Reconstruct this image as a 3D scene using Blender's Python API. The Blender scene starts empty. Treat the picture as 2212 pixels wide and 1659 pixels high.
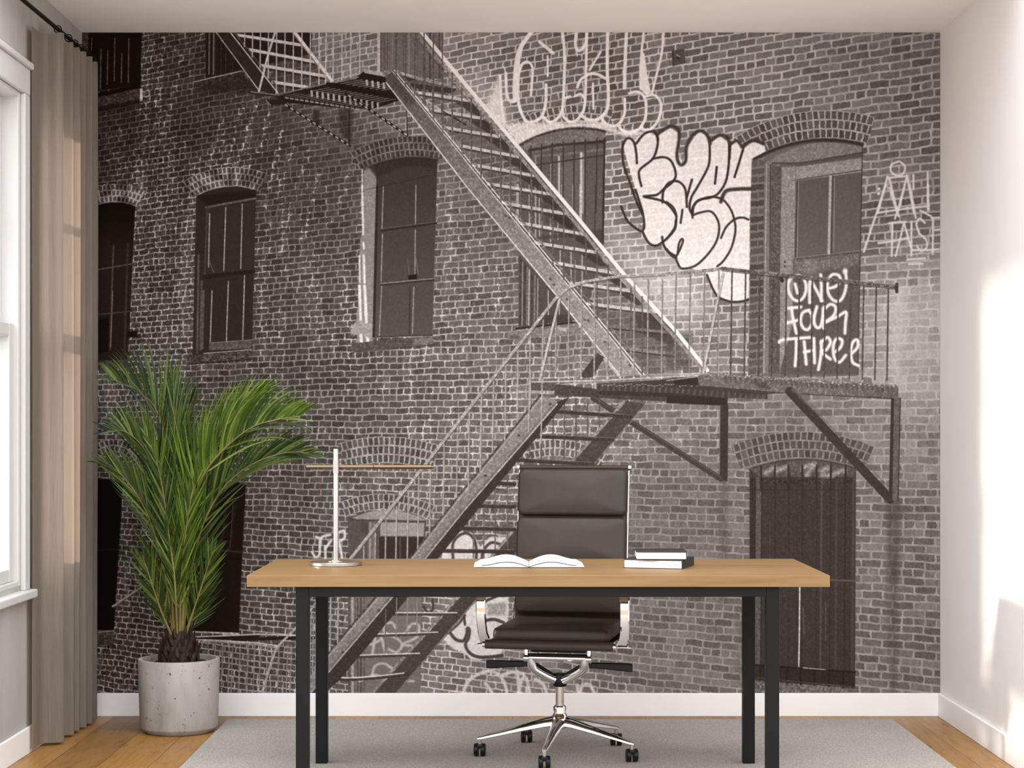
# ---------------------------------------------------------------- printed mural (computed picture)
import numpy as np

MX0, MY0, MX1, MY1 = 175.0, 70.0, 2031.0, 1497.0      # the print's own layout grid
MS = 1.25                                            # print dots per layout unit


def paint_mural():
    W, H = int((MX1 - MX0) * MS), int((MY1 - MY0) * MS)
    rng = np.random.RandomState(7)
    X = (np.arange(W, dtype=np.float32)[None, :] + .5) / MS + MX0 + np.zeros((H, 1), np.float32)
    Y = (np.arange(H, dtype=np.float32)[:, None] + .5) / MS + MY0 + np.zeros((1, W), np.float32)

    def noise(cell, cy=None):
        cy = cy or cell
        gw, gh = int((MX1 - MX0) / cell) + 3, int((MY1 - MY0) / cy) + 3
        g = rng.rand(gh, gw).astype(np.float32)
        fx, fy = (X[0] - MX0) / cell, (Y[:, 0] - MY0) / cy
        ix, iy = fx.astype(int), fy.astype(int)
        tx, ty = fx - ix, fy - iy
        tx, ty = tx * tx * (3 - 2 * tx), ty * ty * (3 - 2 * ty)
        a = g[iy][:, ix] * (1 - tx) + g[iy][:, ix + 1] * tx
        b = g[iy + 1][:, ix] * (1 - tx) + g[iy + 1][:, ix + 1] * tx
        return a * (1 - ty)[:, None] + b * ty[:, None]

    def sm(a, b, v):
        t = np.clip((v - a) / (b - a), 0, 1)
        return t * t * (3 - 2 * t)

    n2, n5, n5b, n12, n40, n120 = noise(1.6), noise(4), noise(5), noise(12), noise(40), noise(120)
    n12b, n3 = noise(13), noise(2.6)
    nv = noise(6, 60)
    fine = (noise(1.0) - .5)
    speck = sm(.62, .8, n2 * .6 + n5 * .4)

    def field(pts, power=3.0):
        gx, gy = np.meshgrid(np.linspace(MX0, MX1, 48), np.linspace(MY0, MY1, 40))
        num, den = np.zeros_like(gx), np.zeros_like(gx)
        for (px, py, val) in pts:
            w = 1.0 / (((gx - px) ** 2 + (gy - py) ** 2 + 60.0 ** 2) ** (power / 2))
            num += w * val
            den += w
        g = (num / den).astype(np.float32)
        fx = (X[0] - MX0) / (MX1 - MX0) * 46.999
        fy = (Y[:, 0] - MY0) / (MY1 - MY0) * 38.999
        ix, iy = fx.astype(int), fy.astype(int)
        tx, ty = (fx - ix), (fy - iy)[:, None]
        return (g[iy][:, ix] * (1 - tx) + g[iy][:, ix + 1] * tx) * (1 - ty) + (g[iy + 1][:, ix] * (1 - tx) + g[iy + 1][:, ix + 1] * tx) * ty

    tone = [(230, 120, 38, 70), (260, 260, 42, 72), (300, 600, 44, 92), (340, 350, 44, 88), (220, 1450, 42, 96), (330, 1280, 44, 110),
            (400, 180, 52, 92), (600, 290, 56, 86), (480, 560, 52, 98), (640, 450, 58, 92), (700, 600, 68, 112), (690, 720, 66, 110),
            (560, 830, 60, 100), (700, 960, 70, 118), (600, 1130, 68, 120), (600, 1380, 68, 122), (740, 160, 118, 172), (900, 120, 120, 180), (1000, 200, 122, 190),
            (730, 290, 66, 96), (1000, 600, 84, 124), (1060, 480, 84, 118), (960, 850, 90, 138), (1150, 780, 90, 126), (870, 1050, 88, 136),
            (1120, 950, 96, 148), (1200, 150, 88, 158), (1300, 200, 82, 150), (1430, 130, 100, 170), (1600, 180, 104, 172), (1900, 150, 98, 152),
            (1750, 250, 100, 156), (1950, 450, 90, 146), (1970, 300, 92, 148), (1330, 420, 110, 180), (1450, 620, 146, 192), (1980, 680, 150, 178), (1990, 800, 142, 170),
            (1500, 720, 118, 172), (1560, 770, 108, 164), (1330, 760, 96, 134), (1450, 900, 102, 132), (1500, 1100, 90, 124), (1400, 1150, 96, 130),
            (1450, 1400, 102, 140), (1200, 1440, 110, 165), (1950, 1100, 90, 140), (1950, 1400, 92, 142), (1990, 950, 118, 150), (1700, 920, 94, 126), (1560, 1300, 94, 130),
            (940, 1430, 110, 170)]
    Bk = field([(a, b, c) for a, b, c, d in tone])
    Mo = field([(a, b, d) for a, b, c, d in tone]) * field([(250, 300, 1.02), (250, 1300, 1.05), (600, 300, .98), (620, 700, 1.1), (750, 900, 1.14), (1000, 700, 1.14), (1000, 1000, 1.12), (650, 1300, 1.14), (1000, 150, 1.08), (1300, 400, 1.06), (1700, 200, 1.06), (1700, 1100, .98), (1900, 1400, 1.0), (1450, 1100, 1.02), (1450, 1400, 1.02)])
    Bk = Bk * field([(250, 300, .92), (250, 1300, .92), (700, 700, .97), (1000, 180, 1.08), (1700, 200, 1.08), (1500, 1200, 1.06), (1950, 1300, 1.12), (1700, 950, 1.06)])

    # running bond seen slightly from one side: courses run to a far point on the left
    hx = rng.rand(4096).astype(np.float32)

    def bond(jit=1.0):
        pk = (X + 3444.0) / 5000.0
        xw = X + ((n5 - .5) * 1.3 * jit + (n12 - .5) * 2.0) * pk
        yw = Y + ((n5b - .5) * 1.1 * jit + (n12b - .5) * 1.4) * pk + (n40 - .5) * 3.2
        D = xw + 3444.0
        rowh = D * 0.003227
        v = (yw - 950.0) / D / 0.003227 + 400
        row = np.floor(v).astype(int)
        fv = v - row
        lean = .045 - .025 * (xw - 300) / 1560
        xs = xw + lean * (yw - 900)
        u = -632500.0 / (xs + 3444.0) + 400
        head = (row % 6 == 2)
        bw = 46 * (D / 5394.0) ** 2
        u = np.where(head, u * 1.9, u) + np.where(row % 2 == 0, .5, 0.) + hx[(row * 37) % 4096] * .22
        bw = np.where(head, bw / 1.9, bw)
        iu = np.floor(u).astype(int)
        fu = u - iu
        rid = hx[(row * 7919 + iu * 10473) % 4096]
        dx = np.minimum(fu, 1 - fu) * bw
        dy = np.minimum(fv, 1 - fv) * rowh
        k = rowh * .13
        d = np.where((dx < k * 2) & (dy < k * 2), 2 * k - np.sqrt((2 * k - np.minimum(dx, 2 * k)) ** 2 + (2 * k - np.minimum(dy, 2 * k)) ** 2), np.minimum(dx, dy))
        th = 1.72 * (D / 5000.0) ** 1.6
        m = sm(th - .55, th + .65, d + (n2 - .5) * 1.0)
        return m, rid

    m, rid = bond()
    brick = Bk * (.83 + .30 * rid) + (n5 - .5) * 16 + fine * 14 + (nv - .5) * 10
    mort = Mo * (.90 + .2 * n12) + fine * 16
    rim = sm(.05, .5, m) * (1 - sm(.5, .95, m))
    rtop = sm(900, 1300, X) * (1 - sm(300, 800, Y))
    L = mort * (1 - m) + brick * m + rim * rtop * 22
    # lime bloom on the joints, mostly at the dark end
    zone = field([(230, 250, .35), (330, 200, .8), (350, 420, 1.), (250, 600, .9), (340, 700, 1), (460, 450, .8), (520, 580, .7), (600, 420, .35), (600, 640, .5), (720, 520, .35), (700, 720, .55), (560, 820, .3),
                  (1000, 300, .0), (1030, 650, .35), (960, 720, .65), (1000, 560, .35), (300, 1300, .8), (250, 1450, 1), (600, 1200, .35), (620, 850, .35), (1000, 850, .55), (1140, 950, .7), (750, 900, .3), (1500, 500, 0), (1500, 1200, 0), (1900, 1200, 0),
                  (1850, 300, 0), (480, 300, .5), (600, 270, .12), (430, 240, .05), (700, 330, .12), (900, 1000, .6)])
    streak = noise(14, 110)
    bl = sm(.53, .80, zone * .52 + n12 * .16 + n5 * .2 + streak * .34) * (1 - m * .82)
    bl *= sm(.2, .65, n3) * (.7 + .3 * n5)
    L = L + (np.minimum(215, 168 + Bk * .5) - L) * bl * .95
    smear = sm(.74, .86, zone * .4 + n5b * .3 + streak * .42) * .4
    L = L + (170 - L) * smear * n2
    # thin lime runs under the upper landing
    def runs(x0, y0, x1, y1, a):
        nonlocal L
        t = np.clip((Y - y0) / (y1 - y0), 0, 1)
        d = np.abs(X - (x0 + (x1 - x0) * t) + (n5 - .5) * 12)
        k = (1 - sm(1.5, 6, d)) * ((Y > y0) & (Y < y1)) * (.25 + .75 * (1 - m)) * sm(.35, .6, n5b)
        L = L + (205 - L) * k * a
    for r in ((525, 225, 470, 420, .9), (555, 215, 505, 380, 1), (582, 240, 560, 330, .9), (610, 275, 570, 460, .9), (640, 300, 600, 420, .8), (665, 320, 600, 560, .7), (690, 370, 655, 520, .8),
              (480, 250, 440, 400, .8), (760, 360, 720, 480, .7), (330, 90, 300, 420, .7), (355, 75, 330, 330, .7), (402, 90, 350, 300, .7), (975, 400, 960, 700, .8), (1020, 470, 985, 720, .7), (1045, 560, 1000, 760, .6)):
        runs(*r)

    # ---- drawing tools
    def box(x0, y0, x1, y1):
        a = max(0, int((x0 - MX0) * MS)); b = min(W, int((x1 - MX0) * MS) + 2)
        c = max(0, int((y0 - MY0) * MS)); d = min(H, int((y1 - MY0) * MS) + 2)
        return (slice(c, d), slice(a, b)) if b > a and d > c else None

    def put(s, al, val, rough):
        t = val
        if rough:
            rough = rough if rough < 24 else 24 + (rough - 24) * .55
            t = val + (n2[s] - .5) * rough * .8 + (n5[s] - .5) * rough + speck[s] * rough * .5
        L[s] = L[s] + (t - L[s]) * al

    def segd(px, py, a, b):
        ax, ay = a; bx, by = b
        dx, dy = bx - ax, by - ay
        q = dx * dx + dy * dy
        t = np.clip(((px - ax) * dx + (py - ay) * dy) / q, 0, 1) if q > 1e-6 else np.zeros_like(px)
        return np.hypot(px - ax - t * dx, py - ay - t * dy), t

    def poly(pts, val, al=1., fe=1.0, rough=6, wob=0.):
        xs, ys = [p[0] for p in pts], [p[1] for p in pts]
        s = box(min(xs) - fe - 2, min(ys) - fe - 2, max(xs) + fe + 2, max(ys) + fe + 2)
        if s is None:
            return
        px, py = X[s], Y[s]
        if wob:
            px = px + (n5[s] - .5) * wob * 2; py = py + (n5b[s] - .5) * wob * 2
        ins = np.zeros(px.shape, bool)
        dm = np.full(px.shape, 1e9, np.float32)
        n = len(pts)
        for i in range(n):
            a, b = pts[i], pts[(i + 1) % n]
            if a[1] != b[1]:
                c = ((a[1] > py) != (b[1] > py)) & (px < (b[0] - a[0]) * (py - a[1]) / (b[1] - a[1]) + a[0])
                ins ^= c
            dm = np.minimum(dm, segd(px, py, a, b)[0])
        sd = np.where(ins, dm, -dm)
        k = np.clip(.5 + sd / (2 * fe), 0, 1)
        if callable(val):
            val = val(px, py)
        put(s, k * al, val, rough)

    def spl(pts, n=7):
        if len(pts) < 3:
            return pts
        P = [pts[0]] + list(pts) + [pts[-1]]
        out = []
        for i in range(1, len(P) - 2):
            p0, p1, p2, p3 = (np.array(q, float) for q in P[i - 1:i + 3])
            for j in range(n):
                t = j / n
                out.append(tuple(.5 * ((2 * p1) + (p2 - p0) * t + (2 * p0 - 5 * p1 + 4 * p2 - p3) * t * t + (3 * p1 - p0 - 3 * p2 + p3) * t ** 3)))
        out.append(tuple(pts[-1]))
        return out

    def line(pts, w, val, al=1., fe=.8, rough=6, curve=False, w1=None):
        if curve:
            pts = spl(pts)
        w1 = w if w1 is None else w1
        xs, ys = [p[0] for p in pts], [p[1] for p in pts]
        e = max(w, w1) / 2 + fe + 2
        s = box(min(xs) - e, min(ys) - e, max(xs) + e, max(ys) + e)
        if s is None:
            return
        px, py = X[s], Y[s]
        k = np.zeros(px.shape, np.float32)
        n = len(pts) - 1
        for i in range(n):
            d, t = segd(px, py, pts[i], pts[i + 1])
            ww = w + (w1 - w) * (i + t) / n
            k = np.maximum(k, np.clip(.5 + (ww / 2 - d) / (2 * fe), 0, 1))
        put(s, k * al, val, rough)

    def T(x0, y0, sc):
        return lambda *p: [(x0 + p[i] / sc, y0 + p[i + 1] / sc) for i in range(0, len(p), 2)]

    A, B, C, D = T(0, 0, 3.95), T(0, 400, 3.95), T(0, 800, 3.95), T(0, 1200, 3.614)
    E, F, G, Hh = T(420, 40, 3.95), T(420, 400, 3.95), T(500, 800, 3.95), T(500, 1200, 3.614)
    I, J, K, Lc = T(900, 40, 3.95), T(900, 400, 3.95), T(1000, 800, 3.95), T(940, 1160, 3.325)
    M, N, O, P = T(1340, 40, 3.0722), T(1440, 400, 3.5677), T(1440, 800, 3.5677), T(1440, 1160, 2.8653)
    V = lambda *p: [(p[i], p[i + 1]) for i in range(0, len(p), 2)]

    def circ(a, b, c):
        ax, ay = a; bx, by = b; cx, cy = c
        d = 2 * (ax * (by - cy) + bx * (cy - ay) + cx * (ay - by))
        ux = ((ax * ax + ay * ay) * (by - cy) + (bx * bx + by * by) * (cy - ay) + (cx * cx + cy * cy) * (ay - by)) / d
        uy = ((ax * ax + ay * ay) * (cx - bx) + (bx * bx + by * by) * (ax - cx) + (cx * cx + cy * cy) * (bx - ax)) / d
        return ux, uy, float(np.hypot(ax - ux, ay - uy))

    def arcpts(a, b, c, n=14):
        ux, uy, r = circ(a, b, c)
        t0, t1 = np.arctan2(a[1] - uy, a[0] - ux), np.arctan2(c[1] - uy, c[0] - ux)
        return [(ux + r * np.cos(t0 + (t1 - t0) * i / n), uy + r * np.sin(t0 + (t1 - t0) * i / n)) for i in range(n + 1)]

    def arch(a, b, c, rings=3, t=16., bl=11., bk=80., mo=140., ext=.03, bloom=0., al=1.):
        ux, uy, r = circ(a, b, c)
        e = rings * t + 6
        s = box(a[0] - e, b[1] - e, c[0] + e, max(a[1], c[1]) + 8)
        if s is None:
            return
        px, py = X[s] + (n5[s] - .5) * 1.6, Y[s] + (n5b[s] - .5) * 1.6
        rr = np.hypot(px - ux, py - uy) - r
        th = np.arctan2(py - uy, px - ux)
        t0, t1 = np.arctan2(a[1] - uy, a[0] - ux) - ext, np.arctan2(c[1] - uy, c[0] - ux) + ext
        k = np.floor(rr / t).astype(int)
        fr = rr / t - k
        arc = th * (r + (k + .5) * t) / bl + (k % 2) * .5
        ia = np.floor(arc).astype(int)
        fa = arc - ia
        rid = hx[(k * 331 + ia * 7717 + int(a[0])) % 4096]
        d = np.minimum(np.minimum(fa, 1 - fa) * bl, np.minimum(fr, 1 - fr) * t)
        mm = sm(1.2, 2.3, d + (n2[s] - .5) * 1.0)
        br = bk * (.72 + .30 * rid) + (n5[s] - .5) * 14 + fine[s] * 14
        mt = mo * (.9 + .2 * n12[s]) + fine[s] * 14
        val = mt * (1 - mm) + br * mm
        if bloom:
            bb = sm(.35, .75, n12[s] * .7 + n2[s] * .4) * (1 - mm * .6) * bloom
            val = val + (195 - val) * bb
        ins = (rr > 0) & (rr < rings * t) & (th > t0) & (th < t1)
        L[s] = np.where(ins, L[s] + (val - L[s]) * al, L[s])

    def dashes(p, q, n, w, ln, val, duty=.5, slant=(0, 0)):
        for i in range(n):
            t = (i + .5) / n
            x, y = p[0] + (q[0] - p[0]) * t, p[1] + (q[1] - p[1]) * t
            line([(x, y), (x + slant[0] * ln, y + slant[1] * ln)], w, val, rough=20)

    def bars(f, xs, y0, y1, w, val, **k):
        for i, x in enumerate(xs):
            t = i / max(1, len(xs) - 1)
            a = y0 if not isinstance(y0, (list, tuple)) else y0[0] + (y0[1] - y0[0]) * t
            b = y1 if not isinstance(y1, (list, tuple)) else y1[0] + (y1[1] - y1[0]) * t
            line(f(x, a, x - (b - a) * .012, b), w, val, **k)

    def grad(y0, v0, y1, v1):
        return lambda px, py: v0 + (v1 - v0) * np.clip((py - y0) / (y1 - y0), 0, 1)

    # ---- arches of the facade
    arch((212, 442), (252, 436), (292, 445), 3, 13, 9, 42, 92, .05, .75)
    arch((424, 424), (486, 403), (553, 411), 3, 14, 9.5, 46, 98, .05, .7)
    arch((786, 364), (872, 339), (946, 344), 3, 15, 10.5, 60, 100, .04, .15)
    arch((1625, 344), (1764, 299), (1864, 308), 3, 20, 13.2, 92, 158, .03)
    arch((1617, 1008), (1740, 989), (1850, 1010), 3, 19, 13.5, 84, 122, .05)
    arch((753, 1010), (845, 1000), (925, 1014), 3, 19, 11.5, 84, 150, .02, .15)
    arch((752, 1114), (837, 1100), (920, 1120), 2, 17, 11, 84, 150, .03, .15)
    arch((1120, 1003), (1200, 985), (1290, 1010), 2, 18, 11, 94, 165, .03, .3)
    arch((1122, 318), (1254, 280), (1307, 287), 3, 18, 13, 92, 165, .02, .2)
    arch((205, 1000), (240, 976), (290, 1012), 2, 14, 10, 44, 110, .05, .6)

    # ---- white spray wash and bright patches of wall
    poly(I(690, 500, 730, 760, 775, 895, 900, 885, 1240, 885, 1600, 880, 1720, 950, 2010, 960, 2010, 1000, 1800, 1010, 1610, 960, 1400, 930, 1150, 970, 880, 1080, 700, 900, 640, 820, 600, 760), 218, .9, 5, 26, 2)
    poly(I(470, 560, 700, 600, 720, 800, 640, 760, 540, 640), 205, .6, 34, 20)
    poly(V(1310, 480, 1420, 560, 1520, 590, 1530, 680, 1450, 700, 1370, 610), 205, .5, 30, 20)
    poly(V(1925, 615, 1950, 605, 1965, 640, 1945, 820, 1925, 830), 195, .6, 14, 20)
    poly(V(1905, 700, 2031, 640, 2031, 860, 1960, 880), 172, .45, 40, 14)

    # ---- top left window
    poly(A(690, 280, 1208, 280, 1200, 720, 835, 775, 700, 775), 15, rough=3)
    poly(A(690, 280, 755, 280, 755, 480, 690, 470), 70, .8, 1, 60)
    for x, a, b, w in ((785, 320, 430, 1.6), (862, 420, 760, 2.2), (920, 430, 720, 2), (980, 320, 690, 1.8), (1040, 455, 705, 2), (1100, 330, 705, 2)):
        line(A(x, a, x - 6, b), w, 120, .85, rough=70)
    poly(A(835, 795, 1195, 715, 1195, 760, 835, 830), 10, rough=2)
    poly(A(835, 830, 1195, 750, 1195, 855, 835, 910), 58, rough=46)
    poly(A(835, 905, 1195, 850, 1195, 890, 835, 960), 24, .85, 3)
    line(A(1205, 765, 1205, 850), 6, 200, rough=30)
    # ---- upper window behind the top flight
    poly(E(95, 120, 1000, 120, 1000, 300, 420, 440, 95, 505), 30, rough=5)
    for x, w in ((128, 2.2), (165, 2.6), (180, 1), (230, 1), (270, 1), (330, 1)):
        line(E(x, 120, x - 4, 475), w, 130 if w > 2 else 62, .9, rough=40)
    poly(E(0, 535, 400, 445, 520, 600, 60, 610), 46, rough=26)
    line(E(0, 540, 400, 448), 2.4, 160, rough=60)
    poly(E(0, 590, 500, 520, 560, 640, 0, 650), 40, .6, 4)
    # ---- left window
    poly(arcpts((205, 446), (252, 437), (292, 446)) + B(1100, 1330, 1085, 1490, 800, 1500), grad(440, 8, 540, 28), rough=4)
    poly(B(800, 1150, 930, 1130, 920, 1420, 800, 1440), 12, rough=2)
    line(B(968, 520, 958, 800, 940, 1400), 3.6, 66, rough=16)
    line(B(962, 900, 945, 1380), 1, 150, rough=40)
    line(B(1092, 500, 1060, 1450), 5, 46, rough=10)
    line(B(820, 722, 1130, 670), 3.2, 72, rough=20)
    line(B(820, 1105, 1110, 1075), 2.4, 66, rough=16)
    poly(B(800, 1505, 1090, 1488, 1090, 1560, 800, 1580), 60, rough=40)
    poly(B(1085, 1250, 1170, 1240, 1170, 1290, 1085, 1300), 14)
    # ---- second window
    poly(arcpts((424, 425), (486, 404), (553, 412)) + V(544, 760, 416, 768), 38, rough=4)
    poly(F(20, 90, 525, 40, 525, 110, 110, 180), 27, 1, 3, 4)
    line(F(100, 190, 260, 158, 525, 112), 4.5, 84, rough=26)
    line(F(110, 185, 100, 480, 88, 770), 4.5, 58, rough=14)
    poly(F(120, 200, 522, 140, 510, 730, 100, 765), 42, rough=4)
    for p in ((130, 240, 120, 700), (268, 190, 250, 730), (408, 160, 395, 710), (150, 900, 135, 1340), (290, 820, 272, 1335), (428, 770, 412, 1320)):
        line(F(*p), 2.1, 165, rough=60)
    line(F(125, 640, 165, 745), 1.2, 110)
    line(F(90, 780, 505, 735), 8, 28, rough=6)
    poly(F(125, 1350, 490, 1320, 485, 1392, 125, 1408), 76, rough=26)
    line(F(130, 1345, 490, 1318), 1.4, 130, rough=30)
    for x, a, b in ((35, 600, 1430), (62, 820, 1400), (78, 900, 1390)):
        line(F(x, a, x - 12, b), 4, 120, .55, 2, 60)
    poly(B(1585, 1460, 2150, 1400, 2155, 1478, 1600, 1522), 62, rough=50)
    line(B(1740, 1435, 2140, 1402), 2, 150, rough=60)
    line(B(1600, 1528, 2150, 1485), 3, 26, .8)
    # ---- third window, plastered reveal
    W5 = arcpts((786, 366), (872, 341), (945, 345))
    poly(W5 + V(934, 725, 806, 727, 806, 742, 770, 745, 775, 560, 784, 480), 128, rough=18, wob=1)
    poly(W5[2:] + V(934, 725, 805, 727, 808, 560, 813, 378), grad(340, 52, 730, 76), rough=5)
    poly(W5[1:] + V(944, 362, 870, 358, 813, 384), 44, .85, 3, 6)
    line(W5, 5, 34, .6, 3)
    line(F(1560, 10, 1545, 700, 1530, 1290), 5, 40, rough=8)
    for p in ((1612, 10, 1600, 370), (1605, 420, 1592, 820), (1598, 850, 1578, 1280), (1890, 0, 1885, 330), (1885, 380, 1880, 770), (1872, 870, 1860, 1265)):
        line(F(*p), 2.2, 150, .9, rough=50)
    line(F(1840, 870, 1835, 1270), 2.4, 46)
    line(F(1595, 388, 2062, 322), 5, 42, rough=8); line(F(1595, 372, 2062, 312), 1.4, 92)
    line(F(1590, 838, 2048, 796), 2, 134, rough=30); line(F(1590, 852, 2048, 808), 3, 46)
    poly(F(1820, 770, 1900, 755, 1900, 800, 1830, 805), 26)
    line(F(1880, 760, 1890, 620, 1910, 760), 1.2, 120); line(F(1820, 630, 1832, 760), 1.2, 100)
    line(E(1470, 1460, 2060, 1330), 1.6, 40, .7)
    for p, w in (((1430, 0, 1440, 420), 4), ((1442, 490, 1446, 540), 4), ((1445, 600, 1452, 830), 5), ((1452, 860, 1468, 1170), 6.5), ((1408, 600, 1412, 830), 3), ((1408, 860, 1420, 1175), 6), ((1420, 1270, 1425, 1335), 7), ((1470, 1270, 1480, 1330), 7)):
        line(F(*p), w, 222, .95, 1.4, 30)
    line(E(1432, 1290, 1432, 1659), 3, 205, .9, 1, 40)
    poly(F(1330, 1200, 1400, 1140, 1470, 1180, 1520, 1180, 1505, 1300, 1420, 1270, 1345, 1280), 148, .95, 2, 24, 3)
    poly(F(1335, 1350, 1530, 1330, 2030, 1285, 2045, 1350, 1370, 1422), 74, rough=22)
    poly(F(1860, 1310, 2030, 1288, 2040, 1345, 1880, 1368), 122, .8, 4, 40)
    line(F(1535, 1296, 2030, 1278), 2, 44); line(F(1340, 1428, 2040, 1362), 2.5, 52, .7)
    # ---- upper door
    poly(V(820, 70, 957, 70, 957, 172, 905, 165, 842, 152, 820, 155), 104, rough=14)
    for x, v in ((1590, 70), (1620, 74), (1650, 150), (1690, 130), (1720, 70), (1785, 84), (1830, 140), (1960, 76), (2010, 40), (2090, 60), (1900, 90)):
        line(E(x, 120, x, 510), 2.6, v, .8, 1.2, 10)
    poly(E(1560, 120, 1585, 120, 1585, 460, 1560, 470), 178, rough=30)
    # ---- window behind the main flight
    poly(arcpts((1122, 316), (1254, 278), (1307, 285)) + V(1304, 530, 1262, 690, 1120, 706, 1121, 545), 86, rough=10)
    poly(arcpts((1122, 316), (1254, 278), (1307, 285)) + V(1307, 300, 1250, 312, 1150, 332), 108, rough=30)
    line(arcpts((1122, 314), (1254, 277), (1307, 284)), 5, 48, .9, 1.5, 30)
    line(I(960, 1125, 1200, 1080, 1605, 1050), 6, 42, .9, 2)
    line(I(1000, 1170, 1200, 1165, 1605, 1115), 5, 112, .8, 1.5, 30)
    line(V(1306, 300, 1302, 525), 4, 46)
    poly(I(1235, 1200, 1390, 1180, 1390, 1659, 1235, 1659), 92, .8, 1, 8)
    poly(I(1250, 1250, 1340, 1240, 1340, 1500, 1290, 1600), 112, .35, 14)
    for x, v, w, a, b in ((1215, 172, 4.5, 1180, 1500), (1405, 182, 5.5, 1150, 1659), (1425, 150, 2, 1150, 1659), (1245, 165, 3, 1270, 1560), (1015, 120, 4, 1180, 1300), (1150, 168, 4, 1230, 1600)):
        line(I(x, a, x, b), w, v, rough=26)
    for x, v, w, a, b in ((1400, 182, 5.5, 0, 320), (1240, 165, 3, 0, 120), (1335, 165, 3, 0, 200), (860, 190, 6, 0, 290), (962, 185, 3, 0, 480), (1015, 185, 3.4, 0, 450), (1048, 185, 3.4, 0, 480), (1142, 180, 3.4, 200, 480), (1205, 180, 3, 200, 460),
                           (1225, 176, 3, 560, 760), (1318, 180, 3.4, 540, 830), (1412, 180, 3.4, 560, 830), (1352, 160, 2, 640, 830)):
        line(J(x, a, x, b), w, v, rough=26)
    poly(J(1060, 60, 1240, 200, 1240, 330, 1100, 330), 64, .5, 4)
    poly(J(1000, 440, 1600, 370, 1600, 500, 1330, 440, 1000, 470), 58, .75, 2)
    bars(I, [975, 1065, 1157, 1252, 1346, 1441, 1540], [1090, 1020], 1659, 3, 58)
    bars(J, [1250, 1346, 1441, 1525], 0, [330, 430], 2.6, 62)
    line(I(1020, 1250, 1600, 1165), 3, 56)
    poly(J(870, 590, 1180, 930, 1330, 1170, 980, 1210, 870, 1215), 70, .85, 1, 10)
    for i, x in enumerate((890, 905, 925, 945, 962, 985, 1010, 1035)):
        line(J(x, 640 + (x - 890) * 1.1, x - 6, 1190), 2.2 if i % 2 else 3.2, (60, 150, 54, 118, 182, 60, 130, 170)[i], .8, 1, 30)
    line(J(1122, 900, 1125, 1180), 2.2, 172); line(J(1218, 990, 1218, 1170), 2.2, 160)
    poly(J(1090, 1110, 1300, 1100, 1330, 1165, 1090, 1180), 60)
    line(J(850, 1222, 1350, 1170), 3.4, 36, rough=10)
    poly(J(775, 1250, 1380, 1195, 1400, 1270, 780, 1320), 116, rough=30)
    poly(J(1200, 1210, 1290, 1215, 1270, 1250, 1210, 1235), 178, .8, 2, 20)
    poly(J(800, 1280, 840, 1275, 880, 1290, 870, 1310, 790, 1312), 76, .8, 2)

    # ---- right door
    poly(arcpts((1624, 344), (1764, 300), (1864, 309)) + V(1853, 812, 1616, 812, 1621, 560), 96, rough=10)
    # brick jamb
    sl = box(1612, 340, 1655, 812)
    jx0 = 1622 - (Y[sl] - 344) * .008
    rv = (Y[sl] + (X[sl] - 1640) * .12 + (n5[sl] - .5) * 3) / 17.2
    fr = rv - np.floor(rv)
    jv = np.where(sm(.1, .2, np.minimum(fr, 1 - fr)) > .5, 66 + 24 * hx[(np.floor(rv).astype(int) * 17) % 4096], 112) + fine[sl] * 14
    jm = (X[sl] > jx0) & (X[sl] < jx0 + 29) & (Y[sl] > 344 - (X[sl] - 1624) * .45)
    L[sl] = np.where(jm, jv, L[sl])
    vj = (X[sl] > jx0 + 15) & (X[sl] < jx0 + 17.5) & (np.floor(rv).astype(int) % 2 == 0) & jm
    L[sl] = np.where(vj, 108, L[sl])
    poly(M(960, 965, 1000, 950, 1090, 1000, 1065, 1300, 980, 1300), 84)
    poly(V(1652, 352, 1666, 352, 1664, 806, 1648, 806), 112, rough=20)
    line(V(1656, 352, 1650, 806), 2, 156, rough=20); line(V(1664, 352, 1662, 806), 2.2, 60)
    poly(V(1666, 352, 1688, 362, 1682, 806, 1660, 806), 82, rough=22)
    poly(arcpts((1652, 352), (1764, 309), (1862, 318)) + V(1862, 330, 1720, 357, 1688, 360), 118, rough=22)
    line(arcpts((1630, 343), (1764, 303), (1862, 312)), 7, 40, .9, 2.5, 8)
    line(M(1010, 960, 1200, 960, 1605, 890), 3, 52, .9, 1.5)
    line(M(1070, 975, 1200, 965, 1605, 905), 7, 74, .8, 3)
    poly(M(1070, 985, 1165, 980, 1160, 1290, 1065, 1300) + V(1684, 808), 124, rough=20)
    poly(V(1690, 362, 1718, 360, 1716, 560, 1712, 806, 1683, 806, 1686, 560), 132, rough=26)
    poly(M(1165, 985, 1605, 925, 1602, 1020, 1165, 1075), 138, rough=26)
    poly(N(1000, 0, 1245, 0, 1240, 545, 1000, 565) + M(1175, 1085, 1390, 1050), 84, rough=8)
    poly(V(1722, 394, 1792, 381, 1788, 551, 1718, 558), grad(380, 84, 560, 92), rough=6)
    poly(V(1802, 380, 1862, 372, 1859, 541, 1800, 551), grad(380, 86, 560, 94), rough=6)
    line(V(1722, 392, 1718, 558), 2.4, 60); line(V(1725, 394, 1722, 556), 1.2, 170, .8, rough=30)
    line(V(1794, 380, 1790, 552), 5.5, 164, rough=26); line(V(1799, 380, 1796, 552), 2.4, 64); line(V(1803, 384, 1801, 540), 1, 180, .7)
    line(V(1718, 389, 1862, 367), 2, 72)
    line(V(1714, 561, 1790, 552, 1858, 545), 3, 66, rough=20); line(V(1714, 557, 1858, 541), 1.2, 128)
    poly(V(1713, 564, 1858, 548, 1854, 808, 1683, 808, 1712, 700), 84, rough=10)
    poly(V(1713, 562, 1858, 548, 1857, 572, 1713, 590), 112, .8, 6, 40)
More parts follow.
